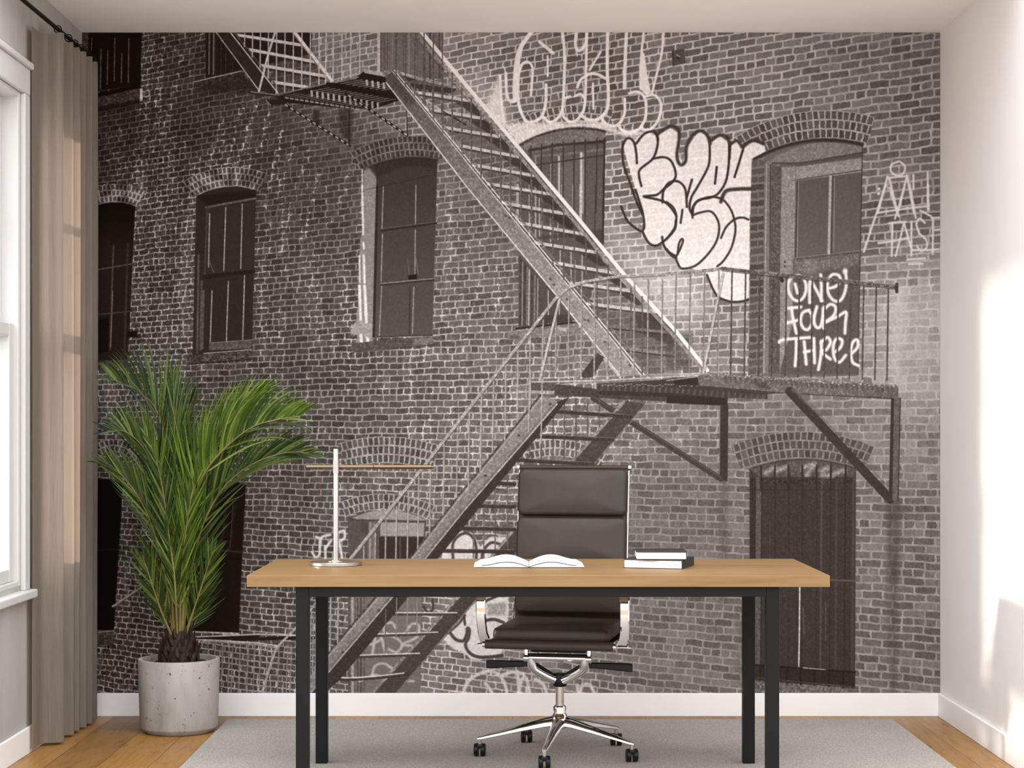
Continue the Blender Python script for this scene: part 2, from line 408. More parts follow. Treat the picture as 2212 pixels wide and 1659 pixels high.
    poly(N(1060, 580, 1160, 590, 1180, 690, 1050, 690), 132, .5, 6, 30)
    for p in ((910, 590), (910, 625)):
        line(N(p[0], p[1], p[0] + 1, p[1] + 1), 4, 60)
    line(N(885, 720, 890, 735), 8, 48)
    line(V(1684, 620, 1683, 806), 1.4, 62)
    line(V(1863, 312, 1853, 808), 2, 44, .7)
    # one four three
    gw = dict(curve=True, fe=1.8, rough=10)
    def tag(f, strokes, w, val, **k):
        for s in strokes:
            line(f(*s), w, val, **{**gw, **k})
    tag(N, [(1010, 695, 955, 720, 935, 780, 955, 850, 1000, 890, 1050, 870, 1075, 800, 1062, 730, 1020, 695), (990, 760, 1008, 830), (1102, 905, 1104, 740, 1130, 722), (1118, 740, 1150, 800, 1198, 890), (1192, 890, 1192, 780, 1188, 690),
            (1240, 795, 1300, 780, 1340, 735, 1322, 692, 1272, 692, 1242, 750, 1246, 830, 1285, 885, 1335, 890, 1372, 830, 1386, 740, 1376, 660),
            (962, 945, 975, 1030, 1000, 1140), (940, 948, 1035, 938), (925, 1062, 1012, 1040),
            (1098, 962, 1050, 982, 1032, 1040, 1052, 1098, 1090, 1110, 1122, 1060, 1116, 992, 1090, 965), (1158, 935, 1136, 1030, 1152, 1092, 1186, 1086, 1206, 1000, 1216, 935), (1206, 950, 1210, 1100),
            (1210, 962, 1260, 918, 1302, 940, 1290, 1000, 1230, 1050), (1232, 1052, 1320, 1010, 1382, 978, 1378, 1060, 1374, 1140),
            (868, 1210, 900, 1190, 1110, 1172), (1000, 1190, 998, 1290, 990, 1392), (1060, 1205, 1068, 1290, 1076, 1378), (1060, 1285, 1132, 1272), (1135, 1180, 1138, 1280, 1140, 1368),
            (1192, 1200, 1190, 1300, 1170, 1420), (1190, 1212, 1240, 1172, 1262, 1212, 1230, 1268, 1192, 1282, 1262, 1340), (1290, 1290, 1340, 1250, 1352, 1195, 1312, 1182, 1286, 1230, 1290, 1320, 1330, 1364, 1380, 1310),
            (1422, 1300, 1470, 1250, 1472, 1195, 1440, 1202, 1420, 1270, 1432, 1360, 1480, 1390)], 6.6, 226)
    line(N(1376, 660, 1376, 665), 10, 225, fe=3)
    # ---- lower right door
    LA = arcpts((1619, 1013), (1740, 992), (1849, 1012))
    poly(LA + V(1847, 1484, 1627, 1470), 53, rough=8)
    poly(LA + V(1846, 1030, 1640, 1030), 76, rough=20)
    for p in ((760, 790, 830, 750), (850, 775, 920, 745), (1050, 750, 1140, 720), (1190, 770, 1250, 750), (1300, 790, 1370, 770), (1080, 800, 1130, 740), (1200, 810, 1280, 812)):
        line(O(*p), 9, 172, .6, 4, 60)
    line(LA, 3, 50, .8, 1.5)
    poly(O(640, 820, 690, 820, 690, 1498, 635, 1498) + V(1619, 1470), 46, rough=10)
    poly(V(1633, 1030, 1645, 1030, 1642, 1470, 1631, 1470), 78, rough=16)
    poly(O(730, 840, 1440, 840, 1440, 870, 730, 870), 48, .8, 3, 30)
    for x, v in ((735, 44), (800, 56), (840, 42), (945, 46), (1005, 50), (1050, 44), (1160, 48), (1195, 74), (1235, 52), (1265, 44), (1310, 66), (1378, 40), (1440, 72)):
        line(V(*[q for xy in O(x, 840) for q in xy]) + [(1440 + x / 3.5677 - 3, 1478)], 2.6 if v < 60 else 4, v, .85, 1.4, 8)
    bars(O, [728, 835, 940, 1046, 1157, 1266, 1380], [735, 730], 925, 4.2, 46)
    line(O(620, 918, 1460, 922), 2, 46)
    line(V(1795, 1253, 1847, 1254), 3, 84, rough=10)
    line(P(824, 300, 822, 560, 818, 800), 3, 192, rough=40); line(P(842, 430, 850, 600), 2.6, 100, .6, 2, 30); line(P(985, 400, 985, 640), 1.8, 104, .6, 1, 30)
    poly(P(540, 785, 1165, 835, 1165, 935, 540, 880), 40, .85, 2)
    line(P(540, 790, 1165, 835), 3.6, 32); bars(P, [580, 660, 745, 830, 915, 1005, 1095], [800, 840], [890, 930], 4, 34); line(P(560, 870, 1140, 925), 2, 78, .8, rough=40)
    line(P(845, 808, 985, 820), 1.6, 190, rough=60)
    poly(P(540, 885, 1165, 945, 1165, 968, 540, 968), 92, .8, 3, 70)
    # ---- lower left openings
    poly(arcpts((176, 1050), (222, 1034), (265, 1048)) + V(256, 1200, 246, 1362, 176, 1358), 8, rough=2)
    poly(V(200, 1362, 248, 1360, 246, 1392, 200, 1398), 62, rough=44); line(V(200, 1366, 246, 1362), 2, 150, rough=40)
    line(V(205, 1188, 262, 1186), 2, 40)
    poly(arcpts((418, 1062), (475, 1042), (531, 1046)) + V(523, 1200, 516, 1366, 400, 1362, 410, 1180), 20, rough=4)
    for x, v in ((465, 34), (488, 40), (508, 30)):
        line(V(x, 1090, x - 10, 1185), 5, v, .9, 1.5)
    line(V(504, 1080, 497, 1180), 1.2, 92, .8); line(V(440, 1186, 524, 1192), 4, 44); line(V(440, 1206, 522, 1207), 2, 10)
    line(V(408, 1364, 516, 1368), 3, 180, rough=70)
    line(D(880, 395, 1260, 140), 4.6, 138, rough=30); line(D(890, 405, 1260, 156), 2, 70)
    # ---- lower middle doorway
    poly(V(752, 1116, 800, 1104, 837, 1101, 880, 1104, 921, 1122, 912, 1300, 908, 1497, 752, 1497), 76, rough=10)
    poly(arcpts((762, 1118), (837, 1101), (918, 1122)) + V(918, 1126, 768, 1123), 136, rough=20)
    line(V(757, 1122, 918, 1126), 3, 54, .9, 1.5)
    poly(G(1270, 1295, 1645, 1300, 1640, 1415, 1270, 1410), 142, rough=18)
    poly(G(1260, 1420, 1640, 1420, 1640, 1640, 1260, 1640), 46, rough=6); line(G(1440, 1430, 1440, 1640), 3, 74)
    poly(G(1170, 1290, 1230, 1290, 1230, 1640, 1160, 1640), 100, rough=16); line(G(1185, 1300, 1180, 1600), 3, 150, .8, 1, 30)
    poly(G(1110, 1300, 1165, 1295, 1165, 1400, 1105, 1380), 66)
    poly(V(757, 1280, 912, 1280, 908, 1497, 755, 1497), 106, rough=10)
    poly(Hh(920, 330, 975, 330, 975, 1075, 920, 1075), 122, rough=26)
    for x, v in ((925, 74), (945, 160), (965, 80), (985, 66), (1010, 60), (1035, 84)):
        line(Hh(x, 330, x, 1075), 3.4, v, .85, 1.2, 20)
    # ---- stain streaks
    for x, w, y0, y1, a in ((1932, 26, 1085, 1250, .5), (1932, 14, 1200, 1497, .45), (1565, 14, 1035, 1300, .4), (1920, 8, 1100, 1400, .3), (1600, 10, 1330, 1470, .3), (752, 14, 950, 990, .3)):
        line(V(x, y0, x - 2, y1), w, 66, a, 6, 10)
    poly(O(1690, 1010, 1860, 1060, 1850, 1150, 1700, 1180), 70, .35, 8)

    # ---- big outline lettering, top
    wl = dict(rough=14)
    for s, w in (((712, 490, 722, 700, 745, 880), 6), ((762, 465, 765, 600, 785, 690, 828, 708, 855, 640), 6), ((1000, 90, 885, 250, 848, 400, 836, 600, 840, 700), 9), ((1000, 90, 900, 240, 868, 400, 850, 640), 6),
                 ((870, 480, 900, 392, 950, 370, 988, 420, 982, 560, 975, 655), 5.4), ((868, 480, 865, 650, 882, 770, 930, 868, 985, 882, 1062, 840, 1100, 730, 1104, 565), 6.6),
                 ((1240, 90, 1262, 300, 1256, 600, 1242, 780, 1190, 862, 1130, 882, 1082, 840), 6.4), ((1050, 200, 1165, 295), 7), ((1118, 320, 1118, 490), 4.6), ((1365, 90, 1355, 220, 1375, 270, 1412, 260, 1444, 200, 1452, 90), 6.6), ((1368, 270, 1370, 320), 2.4),
                 ((1452, 90, 1446, 400, 1440, 650, 1425, 780, 1372, 860, 1312, 882, 1258, 840, 1245, 780), 6), ((1570, 285, 1475, 440), 4.6), ((1372, 585, 1400, 522, 1470, 476, 1540, 476, 1612, 512), 6), ((1630, 90, 1626, 400, 1636, 700, 1610, 800, 1542, 860, 1462, 862, 1410, 830), 7),
                 ((1505, 555, 1508, 770), 4.6), ((1270, 676, 1310, 664), 5), ((1350, 662, 1400, 644, 1432, 682), 5), ((1792, 90, 1782, 300, 1772, 592), 7.4), ((1775, 685, 1775, 800, 1742, 880, 1690, 915, 1622, 902, 1576, 850), 6),
                 ((1940, 90, 1918, 300, 1908, 500, 1912, 600), 5), ((2112, 90, 2086, 320, 2042, 500, 2006, 645), 5), ((1815, 637, 1880, 625, 1930, 652, 1956, 722, 1950, 850, 1900, 940, 1820, 970, 1745, 945, 1725, 900), 6),
                 ((1960, 662, 2020, 652, 2070, 690, 2086, 762, 2060, 870, 2000, 940, 1942, 950, 1915, 920), 6)):
        line(I(*s), w, 224, .95, 1.1, 16, True)
    poly(I(1918, 280, 1945, 300, 1968, 480, 2000, 630, 1960, 660, 1910, 600), 222, .95, 1.2, 14)
    # ---- filled bubble lettering
    fill = M(18, 850, 45, 795, 100, 800, 170, 752, 240, 778, 330, 722, 385, 760, 392, 920, 415, 955, 440, 860, 520, 748, 575, 775, 600, 815, 660, 775, 722, 830, 770, 812, 812, 845, 880, 815, 955, 835, 965, 880, 872, 930, 862, 1290) + \
        N(640, 250, 638, 640, 632, 860, 600, 888, 480, 893, 380, 838, 300, 690, 200, 640, 110, 640, 80, 560, 0, 490) + J(2190, 590, 2130, 560, 2090, 490, 2040, 512, 1980, 488, 1925, 392, 1940, 340, 1925, 220, 1868, 40)
    keep = L.copy()
    poly(fill, 224, .97, 1.4, 16)
    poly(fill, 1, 0, 1)
    sb = box(1340, 270, 1640, 660)
    # joints still read through the paint
    L[sb] = np.where(np.abs(L[sb] - 224) < 26, L[sb] + (keep[sb] - 140) * .10, L[sb])
    k4 = dict(curve=True, fe=1.2, rough=14)
    for s in ((110, 960, 104, 880, 85, 812, 45, 796, 16, 850, 20, 960, 60, 1080, 110, 1220, 146, 1300), (105, 830, 160, 765, 222, 750, 246, 790, 245, 850, 215, 930, 132, 1000, 125, 1050, 140, 1112), (215, 930, 290, 920, 340, 950, 368, 1030, 350, 1080, 290, 1130, 240, 1170, 155, 1180, 220, 1195, 290, 1215, 340, 1260, 372, 1310),
              (280, 1220, 285, 1150, 320, 1092, 380, 1080, 430, 1130, 442, 1250), (250, 800, 245, 770), (592, 800, 592, 940, 570, 1012, 510, 1120, 470, 1190, 460, 1260, 478, 1300),
              (640, 985, 628, 1095), (475, 1070, 440, 1190), (722, 830, 720, 960, 700, 1080, 650, 1160, 590, 1190, 520, 1205, 486, 1250, 480, 1300), (730, 830, 724, 930), (825, 830, 790, 950, 758, 1052)):
        line(M(*s), 5, 50, **k4)
    for s, w in (((250, 765, 330, 715, 383, 735, 390, 800, 376, 900, 386, 955, 410, 970, 434, 940, 440, 850, 480, 775, 530, 745, 575, 772, 596, 830), 7), ((600, 812, 655, 775, 705, 785, 728, 835), 7), ((730, 835, 775, 812, 805, 850), 6), ((812, 850, 880, 808, 950, 830), 8), ((860, 1130, 780, 1132, 700, 1146, 668, 1215), 8)):
        line(M(*s), w, 56, **{**k4, 'fe': 2})
    for s in ((200, 250, 198, 180, 240, 122, 340, 90, 430, 110, 490, 180, 520, 260, 530, 350, 500, 480, 440, 580, 390, 625), (200, 232, 260, 210, 340, 202, 390, 260, 405, 340, 380, 440, 310, 540, 220, 620, 120, 642, 85, 600, 68, 555),
              (70, 552, 100, 500, 126, 430, 115, 415, 95, 450, 85, 530), (0, 130, 50, 170, 75, 240, 60, 330, 0, 412), (0, 490, 40, 545, 75, 558), (630, 265, 590, 250, 530, 260, 460, 320, 420, 406), (122, 190, 108, 290),
              (310, 690, 380, 840, 450, 885, 540, 900, 630, 882)):
        line(N(*s), 4.6, 52, **k4)
    for s in ((1868, 40, 1925, 220, 1942, 340, 1920, 392, 1850, 352, 1790, 290, 1745, 180), (1925, 392, 1980, 490, 2040, 515, 2090, 490, 2150, 440, 2205, 370, 2212, 300), (2095, 440, 2105, 500, 2140, 560, 2200, 600)):
        line(J(*s), 5, 50, **k4)
    # ---- thin tag, right
    for s in ((1690, 0, 1606, 250, 1520, 512), (1630, 212, 1830, 182, 2020, 160), (1720, 20, 1755, 140, 1790, 242), (1832, 20, 1795, 150, 1760, 258), (1872, 0, 1898, 130, 1920, 250), (1955, 195, 2040, 240), (2015, 0, 2016, 188),
              (1715, 292, 1780, 284, 1842, 282), (1740, 292, 1738, 420, 1735, 545), (1828, 290, 1798, 420, 1765, 545), (1828, 290, 1856, 380, 1880, 470), (1886, 280, 1886, 410, 1886, 540), (1632, 446, 1745, 430, 1862, 408),
              (1990, 290, 1950, 258, 1926, 300, 1950, 372, 2000, 420, 2004, 480, 1962, 502, 1930, 470), (2052, 260, 2052, 400, 2050, 530), (2040, 252, 2120, 248), (2055, 345, 2120, 342), (1890, 500, 2000, 500, 2120, 490), (1860, 572, 1992, 564), (1870, 606, 1972, 605)):
        line(N(*s), 4.4, 212, .92, 1.4, 16, True)
    for s in ((1842, 950, 1800, 970, 1796, 1012, 1830, 1040, 1875, 1030, 1890, 985, 1860, 952, 1842, 950), (1772, 1050, 1740, 1170, 1708, 1290), (1772, 1058, 1900, 1045), (1785, 1060, 1812, 1170, 1840, 1290), (1840, 1285, 1870, 1170, 1902, 1042), (1902, 1042, 1925, 1170, 1948, 1290), (1945, 1038, 1945, 1130), (2040, 1020, 2040, 1140, 2042, 1270)):
        line(M(*s), 4.4, 214, .92, 1.4, 16, True)
    for x, y in ((1716, 1130), (1714, 1162)):
        line(M(x, y, x + 1, y), 6, 214, fe=1.4)
    # ---- little meter box
    poly(M(345, 212, 425, 200, 432, 296, 350, 316), 74, rough=16); line(M(345, 212, 350, 316), 2, 46); line(M(432, 296, 350, 316), 1.6, 130, .7)
    line(M(378, 245, 390, 252), 5, 130); line(M(380, 258, 388, 262), 4, 36)

    # ---- lower graffiti behind the bottom flight
    poly(Lc(40, 720, 170, 590, 260, 430, 530, 430, 522, 600, 480, 830, 400, 872, 260, 882, 190, 820, 130, 800, 60, 740), 212, .95, 2, 20, 2)
    poly(G(1840, 1420, 1900, 1370, 2060, 1390, 2120, 1500, 2212, 1420, 2400, 1420, 2400, 1640, 1780, 1640), 205, .95, 2, 20, 1)
    poly(Lc(370, 480, 510, 465, 505, 560, 380, 560), 120, .6, 3, 60)
    for f, s, w in ((Lc, (110, 690, 150, 735, 205, 742, 228, 690, 232, 655, 245, 665, 240, 720, 218, 770, 250, 832, 330, 862, 480, 850), 7), (Lc, (340, 475, 380, 450, 430, 430), 6), (Lc, (345, 602, 420, 590, 490, 612), 7), (Lc, (210, 560, 215, 620), 4), (Lc, (90, 690, 170, 620, 215, 560), 5),
                    (G, (1890, 1600, 1890, 1480, 1940, 1410, 2010, 1390, 2070, 1440, 2090, 1540, 2085, 1640), 6), (G, (2130, 1640, 2150, 1540, 2212, 1470, 2290, 1480), 6), (Hh, (1500, 400, 1530, 440, 1570, 420, 1570, 340), 6), (Hh, (1810, 470, 1822, 540), 4)):
        line(f(*s), w, 62, .95, 1.4, 16, True)
    for s in ((200, 1120, 240, 1032, 320, 980, 400, 962, 470, 1000, 508, 1080, 515, 1130), (360, 1050, 388, 1085, 412, 1125), (590, 965, 600, 1050, 600, 1130), (600, 1130, 622, 1022, 655, 1012, 680, 1130), (720, 1020, 780, 1062, 800, 1130), (1020, 1062, 1030, 1130), (1040, 1115, 1065, 1062, 1112, 1062, 1146, 1130), (480, 990, 560, 968, 640, 985)):
        line(Lc(*s), 7, 206, .9, 1.8, 24, True)
    for s in ((1100, 770, 1128, 620, 1170, 640, 1202, 765), (1060, 640, 1085, 692, 1165, 655), (1282, 562, 1250, 522, 1196, 540, 1202, 602, 1300, 652, 1330, 702, 1290, 752, 1228, 730), (1370, 582, 1410, 532, 1462, 545, 1450, 632, 1340, 690, 1420, 702), (1100, 930, 1120, 862, 1190, 842, 1272, 892), (1000, 980, 1120, 930, 1200, 960, 1420, 980)):
        line(Hh(*s), 5.6, 186, .8, 1.8, 20, True)
    for s in ((690, 1550, 718, 1592, 752, 1560, 762, 1432, 842, 1402), (722, 1420, 760, 1432), (800, 1500, 802, 1600), (800, 1520, 850, 1452), (910, 1382, 960, 1370, 964, 1430, 930, 1448), (918, 1460, 930, 1520, 944, 1600)):
        line(G(*s), 5.4, 206, .92, 1.4, 16, True)

    # ================= fire escape =================
    # upper flight
    poly(E(600, 120, 900, 120, 1130, 490, 1120, 545, 940, 600, 720, 640), 44, .45, 4)
    for p in ((370, 140, 900, 225), (470, 265, 1020, 368), (570, 400, 1120, 492), (670, 542, 960, 584)):
        q = E(*p)
        line(q, 6.6, 198, rough=30)
        line([(a, b + 6) for a, b in q], 4, 40, .9, rough=10)
    line(E(850, 110, 1175, 535), 7, 214, rough=24); line(E(835, 120, 1150, 530), 2.4, 120)
    poly(E(180, 110, 290, 110, 720, 645, 690, 655, 545, 605), 42, rough=10)
    line(E(180, 110, 545, 605), 2.2, 178, rough=40); line(E(300, 110, 715, 640), 2.6, 196, rough=50); line(E(335, 110, 560, 395, 735, 620), 4, 74, .9, rough=60)
    for i, x in enumerate((430, 497, 563, 632, 702, 773, 845, 918, 990, 1065, 1123, 1185, 1260, 1335, 1412)):
        yb = 640 - (x - 700) * .19 if x > 690 else 240 + (x - 430) * 1.32
        line(E(x, 110, x - 3, yb), 2.5, 186, rough=50)
    line(E(690, 110, 620, 340, 548, 632), 4.6, 196, rough=40)
    # upper landing
    poly(E(690, 665, 1130, 560, 1380, 500, 1460, 440, 1650, 470, 1740, 700, 1560, 762, 1340, 772, 760, 715), 30, rough=8)
    line(E(480, 632, 690, 655), 6, 40); line(E(480, 625, 690, 650), 1.8, 150, rough=30)
    poly(E(600, 690, 750, 690, 740, 735, 650, 740), 34); line(E(610, 695, 650, 740), 2, 140)
    line(E(690, 650, 1120, 556, 1400, 500), 2.2, 120, rough=50)
    poly(E(1445, 430, 1640, 462, 1640, 500, 1450, 465), 158, rough=40)
    for i in range(15):
        a, b = 775 + i * 43, 662 + i * 6.8
        line(E(a, b, a + 120, b - 26), 1.2, 148, .8, rough=30)
        line(E(a + 2, b + 14, a + 24, b + 17), 3.0, 168, .95, rough=30)
    for i in range(13):
        a, b = 1000 + i * 47, 638 + i * 8
        if i < 7:
            line(E(a, b - 18, a + 2, b + 22), 5, 166, rough=30)
        else:
            line(E(a, b - 14, a + 2, b + 30), 4.6, 150, rough=30)
        line(E(a + 10, b - 20, a + 150, b - 48), 1.4, 150, .8, rough=30)
    for i in range(9):
        a, b = 1200 + i * 50, 548 + i * 8
        line(E(a, b, a + 180, b - 34), 1.5, 152, .85, rough=30)
    for i in range(4):
        line(E(1470 + i * 48, 530 + i * 8, 1474 + i * 48, 566 + i * 9), 5, 172, rough=30)
    line(E(1140, 560, 1700, 670), 8, 26, .95)
    poly(V(731, 235, 762, 235, 760, 312, 735, 285), 34, .55, 3); poly(V(676, 238, 690, 238, 690, 270, 676, 265), 34, .7, 2)
    for p, n in (((750, 720, 1325, 1085), 12), ((1290, 640, 1815, 995), 11)):
        q = E(*p)
        line(q, 5.4, 30)
        for i in range(n):
            t = (i + .7) / n
            x, y = q[0][0] + (q[1][0] - q[0][0]) * t, q[0][1] + (q[1][1] - q[0][1]) * t
            line([(x - 2, y - 1.4), (x + 2, y + 1.4)], 3.2, 176, rough=30)
    line(E(1318, 780, 1320, 1085), 3, 40); line(E(1810, 780, 1818, 990), 2.4, 54)
    # landing seen beyond the main flight
    poly(I(-200, 470, 0, 495, 370, 580, 300, 640, 0, 620, -120, 600), 44, .9, 1.5)
    for i in range(11):
        line(I(-110 + i * 42, 545 + i * 5, 60 + i * 42, 520 + i * 7), 1.5, 150, .8, rough=30)
        line(I(-120 + i * 42, 585 + i * 6, -108 + i * 42, 612 + i * 6), 3.6, 130, .9, rough=30)
    line(I(-170, 455, 0, 508, 370, 592), 6.4, 176, rough=60)
    # main flight interior
    poly(V(880, 165, 960, 155, 1120, 340, 1340, 592, 1480, 740, 1386, 800, 1229, 612, 1060, 400), 66, .28, 8)
    poly(I(100, 860, 560, 880, 700, 1020, 880, 1200, 480, 1150, 300, 1000), 90, .7, 8, 12)
    poly(J(1450, 1040, 2030, 1100, 2212, 1270, 2212, 1600, 1900, 1600), 82, .5, 8, 10)
    for p in ((0, 630, 455, 702), (95, 772, 560, 852), (240, 930, 705, 1008), (370, 1085, 870, 1180), (490, 1250, 1000, 1340), (615, 1410, 1150, 1500), (735, 1572, 1240, 1665)):
        q = I(*p)
        x, y = q[1]
        poly([(x - 2, y), (x + 22, y + 14), (x + 22, y + 30), (x - 4, y + 4)], 46, .9, 1.5)
        poly([(x - 34, y + 2), (x + 4, y + 6), (x + 26, y + 34), (x + 12, y + 32)], 52, .85, 2)
        line([(a, b + 5) for a, b in q], 5, 62, .9, rough=14)
        line(q, 6.4, 186, rough=44)
    line(I(40, 670, 220, 790), 4, 176, rough=20); line(I(220, 790, 420, 905), 3, 44)
    for p in ((730, 150, 1262, 242), (880, 322, 1440, 420), (1010, 490, 1530, 572), (1170, 660, 1700, 752), (1330, 835, 1850, 905), (1460, 1010, 2035, 1082)):
        q = J(*p)
        x, y = q[1]
        poly([(x - 36, y + 2), (x + 2, y + 4), (x + 24, y + 30), (x + 8, y + 30)], 50, .85, 2)
        line([(a, b + 5) for a, b in q], 5, 62, .85, rough=14)
        line(q, 6.8, 184, rough=44)
    poly(J(1860, 1100, 2050, 1110, 2212, 1250, 2212, 1380, 1900, 1260), 62, .85, 3)
    line(J(1650, 1205, 2190, 1262), 7, 104, rough=26); line(J(1650, 1222, 2190, 1280), 3, 52); line(J(1770, 1392, 2212, 1442), 8, 118, rough=40); line(J(1770, 1412, 2212, 1462), 3, 56)
    poly(N(0, 1130, 200, 1150, 190, 1420, 0, 1420), 78, .7, 4, 16)
    # far stringer
    line(V(908, 66, 1239, 460, 1351, 596, 1460, 715, 1528, 800), 8.4, 224, rough=12)
    line(V(905, 80, 1231, 467, 1343, 603, 1452, 722, 1516, 796), 7, 138, .92, rough=40)
    line(V(899, 84, 1226, 472, 1338, 608), 1.4, 66, .8)
    for i in range(22):
        t = i / 21
        x, y = 905 + 326 * t, 84 + 383 * t
        line([(x, y), (x + 1, y + 1)], 3, 84)
    # near stringer
    st = V(832, 156, 848, 151, 980, 313, 1045, 392, 1229, 616, 1388, 809, 1338, 812, 1204, 642, 1004, 400, 980, 369, 836, 182)
    poly(st, lambda px, py: 92 + 46 * np.clip((py - 150) / 500, 0, 1), rough=34)
    poly(V(832, 156, 848, 151, 900, 214, 890, 236, 836, 182), 66, .7, 8)
    line(V(852, 152, 985, 313, 1050, 392, 1234, 616, 1392, 809), 2.4, 218, rough=40)
    line(V(846, 152, 979, 314, 1044, 394, 1228, 618, 1385, 810), 1.6, 224, rough=30); line(V(849, 152, 982, 314, 1047, 394, 1231, 617, 1388, 810), 1.2, 70, .9)
    line(V(858, 151, 990, 310, 1056, 390, 1240, 612, 1400, 806), 4.2, 112, .85, rough=70)
    line(V(834, 178, 980, 366, 1004, 398, 1204, 640, 1340, 812), 2.6, 205, rough=40)
    poly(V(828, 152, 846, 148, 850, 154, 834, 164), 120, rough=50)
    for x, y in ((1188, 602), (1196, 614), (1224, 646), (1262, 690), (1270, 692), (1306, 738), (1312, 744), (1360, 788), (1100, 470), (1092, 466), (1000, 330)):
        line([(x, y), (x + 1.5, y + 1)], 5, 62, .7)
    # balusters of the main flight
    for i, (x, a, b) in enumerate(((68, 190, 735), (143, 270, 850), (222, 370, 970), (303, 470, 1032), (385, 600, 1132), (465, 690, 1250), (548, 790, 1352), (636, 900, 1442), (717, 1010, 1562), (800, 1100, 1665), (890, 1200, 1700), (980, 1310, 1800), (1070, 1430, 1960))):
        line(I(x, a, x + 2, b), 3, 82, rough=30); line(I(x - 5, a, x - 3, b), .9, 150, .5, rough=40)
    bars(E, [1650, 1725, 1805, 1885, 1960, 2040, 2118], 110, [440, 860], 2.6, 84, rough=24)
    for x, a, b in ((1163, 110, 692), (1255, 230, 802), (1345, 330, 835), (1445, 450, 800), (1540, 560, 1150), (1635, 680, 1180), (1830, 880, 1260), (1925, 950, 1600)):
        line(J(x, a, x, b), 3, 84, rough=30)
    # landing underside and beams
    poly(J(1380, 1640, 1540, 1430, 1600, 1470, 1500, 1640), 62, rough=14); line(J(1600, 1480, 1720, 1620), 4, 176, rough=20)
    poly(K(580, 105, 830, 118, 1125, 155, 1800, 60, 2212, 60) + V(1940, 833, 1940, 862, 1692, 848, 1560, 862, 1560, 877) + K(2212, 290, 1180, 235, 790, 212, 580, 192), 64, rough=16)
    poly(K(1130, 110, 1800, 75, 2000, 60, 2212, 150) + V(1658, 850, 1658, 862) + K(1500, 200, 1140, 155), 58, .9, 1)
    for i in range(30):
        x = 1290 + i * 12.4
        y = 827 + i * .95
        line([(x, y), (x - 2, y + 12)], 4.6, 100 if i % 2 else 92, .55, 1.6, 20)
    line(K(580, 97, 1120, 88, 2010, 42), 3.2, 172, rough=60); line(K(830, 122, 1200, 100, 2000, 62), 1.4, 130, .8, rough=40)
    poly(K(580, 170, 780, 172, 780, 206, 580, 196), 148, rough=40); poly(K(580, 105, 790, 110, 780, 165, 580, 165), 78, rough=16)
    poly(K(1120, 100, 1138, 100, 1138, 158, 1120, 155), 168)
    line(K(1180, 190, 1800, 210, 2212, 250), 9, 50, .95)
    poly(O(0, 190, 470, 212, 470, 272, 0, 252), 44, rough=6)
    for i in range(60):
        x = 1300 + i * 6.2
        line([(x, 829 + hx[i] * 6), (x + 3, 829 + hx[i] * 6)], 1.6, 190, .7)
    poly(O(240, 40, 330, 32, 450, 45, 1780, 122, 1780, 216, 900, 172, 250, 118), 100, rough=34)
    for i in range(34):
        x = 450 + i * 39
        y = 52 + (x - 450) * .058
        line(O(x, y, x + 8, y + 30), 5, 62, .55, 2)
    line(O(330, 22, 450, 40, 1000, 76, 1780, 118), 4.4, 110, .9, 1.4, 110)
    poly(O(680, 100, 760, 95, 800, 140, 720, 140), 58, .7, 3)
    poly(O(50, 65, 240, 50, 240, 115, 60, 112), 46); line(O(0, 78, 240, 48), 2, 150, rough=30)
    line(O(240, 118, 900, 175, 1780, 218), 2, 54, .8)
    for i in range(90):
        line([(1510 + i * 4.7, 806 + i * .33 + (hx[i] - .5) * 7), (1512 + i * 4.7, 806 + i * .33 + (hx[i] - .5) * 7)], 2.2, 70 + 140 * hx[i + 200], .8)
    # brackets
    poly(O(412, 270, 476, 270, 470, 852, 405, 852), 52, rough=8); line(O(412, 270, 408, 800), 1.4, 120, .7)
    line(K(1110, 235, 2200, 925), 12, 60, rough=8); line(K(1110, 222, 2200, 910), 1.6, 88, .8)
    line(V(1706, 845, 1923, 1078), 19, 54, rough=8); line(V(1714, 840, 1770, 892), 9, 104, .6, 3, 20); line(V(1714, 838, 1936, 1068), 1.6, 84, .7)
    poly(O(1735, 212, 1802, 210, 1782, 1002, 1714, 1002), 92, rough=20); poly(O(1730, 215, 1752, 215, 1740, 1002, 1712, 1002), 52); line(O(1802, 212, 1784, 1000), 2, 46)
    # lower flight
    poly(V(1354, 866, 1393, 872, 1270, 1015, 1106, 1203, 1020, 1304, 851, 1500, 806, 1500, 993, 1291, 1062, 1205, 1240, 996), 66, rough=12)
    line(V(1348, 866, 1236, 996, 1056, 1207, 986, 1291, 800, 1500), 5, 130, .9, 1.2, 90); line(V(1390, 880, 1272, 1015, 1106, 1206, 1022, 1304, 854, 1500), 2.4, 104, .9, rough=30)
    for p in ((770, 400, 780), (865, 250, 760), (965, 240, 760), (1065, 240, 570), (1165, 240, 480), (570, 600, 800), (668, 520, 800), (1272, 240, 300)):
        line(K(p[0], p[1], p[0], p[2]), 3, 82, rough=24)
    for x in (90, 178, 275, 380):
        line(K(x, 1180 if x < 200 else 880, x, 1600), 3, 92, rough=24)
    for p in ((740, 345, 1440, 395), (575, 558, 1275, 592), (415, 760, 1105, 800), (245, 958, 440, 970), (100, 1155, 440, 1162), (-60, 1345, 440, 1355), (-240, 1538, 430, 1545)):
        q = K(*p)
        line(q, 8.4, 56, rough=14); line([(a, b - 4) for a, b in q], 1.4, 120, .7, rough=40)
    for p in ((1180, 455, 1760, 455), (1050, 625, 1610, 607), (905, 790, 1470, 772)):
        q = Hh(*p)
        line(q, 7, 64, rough=14); line([(a, b - 3) for a, b in q], 2.6, 206, rough=40)
    q = Hh(765, 952, 900, 965, 1100, 955, 1345, 928)
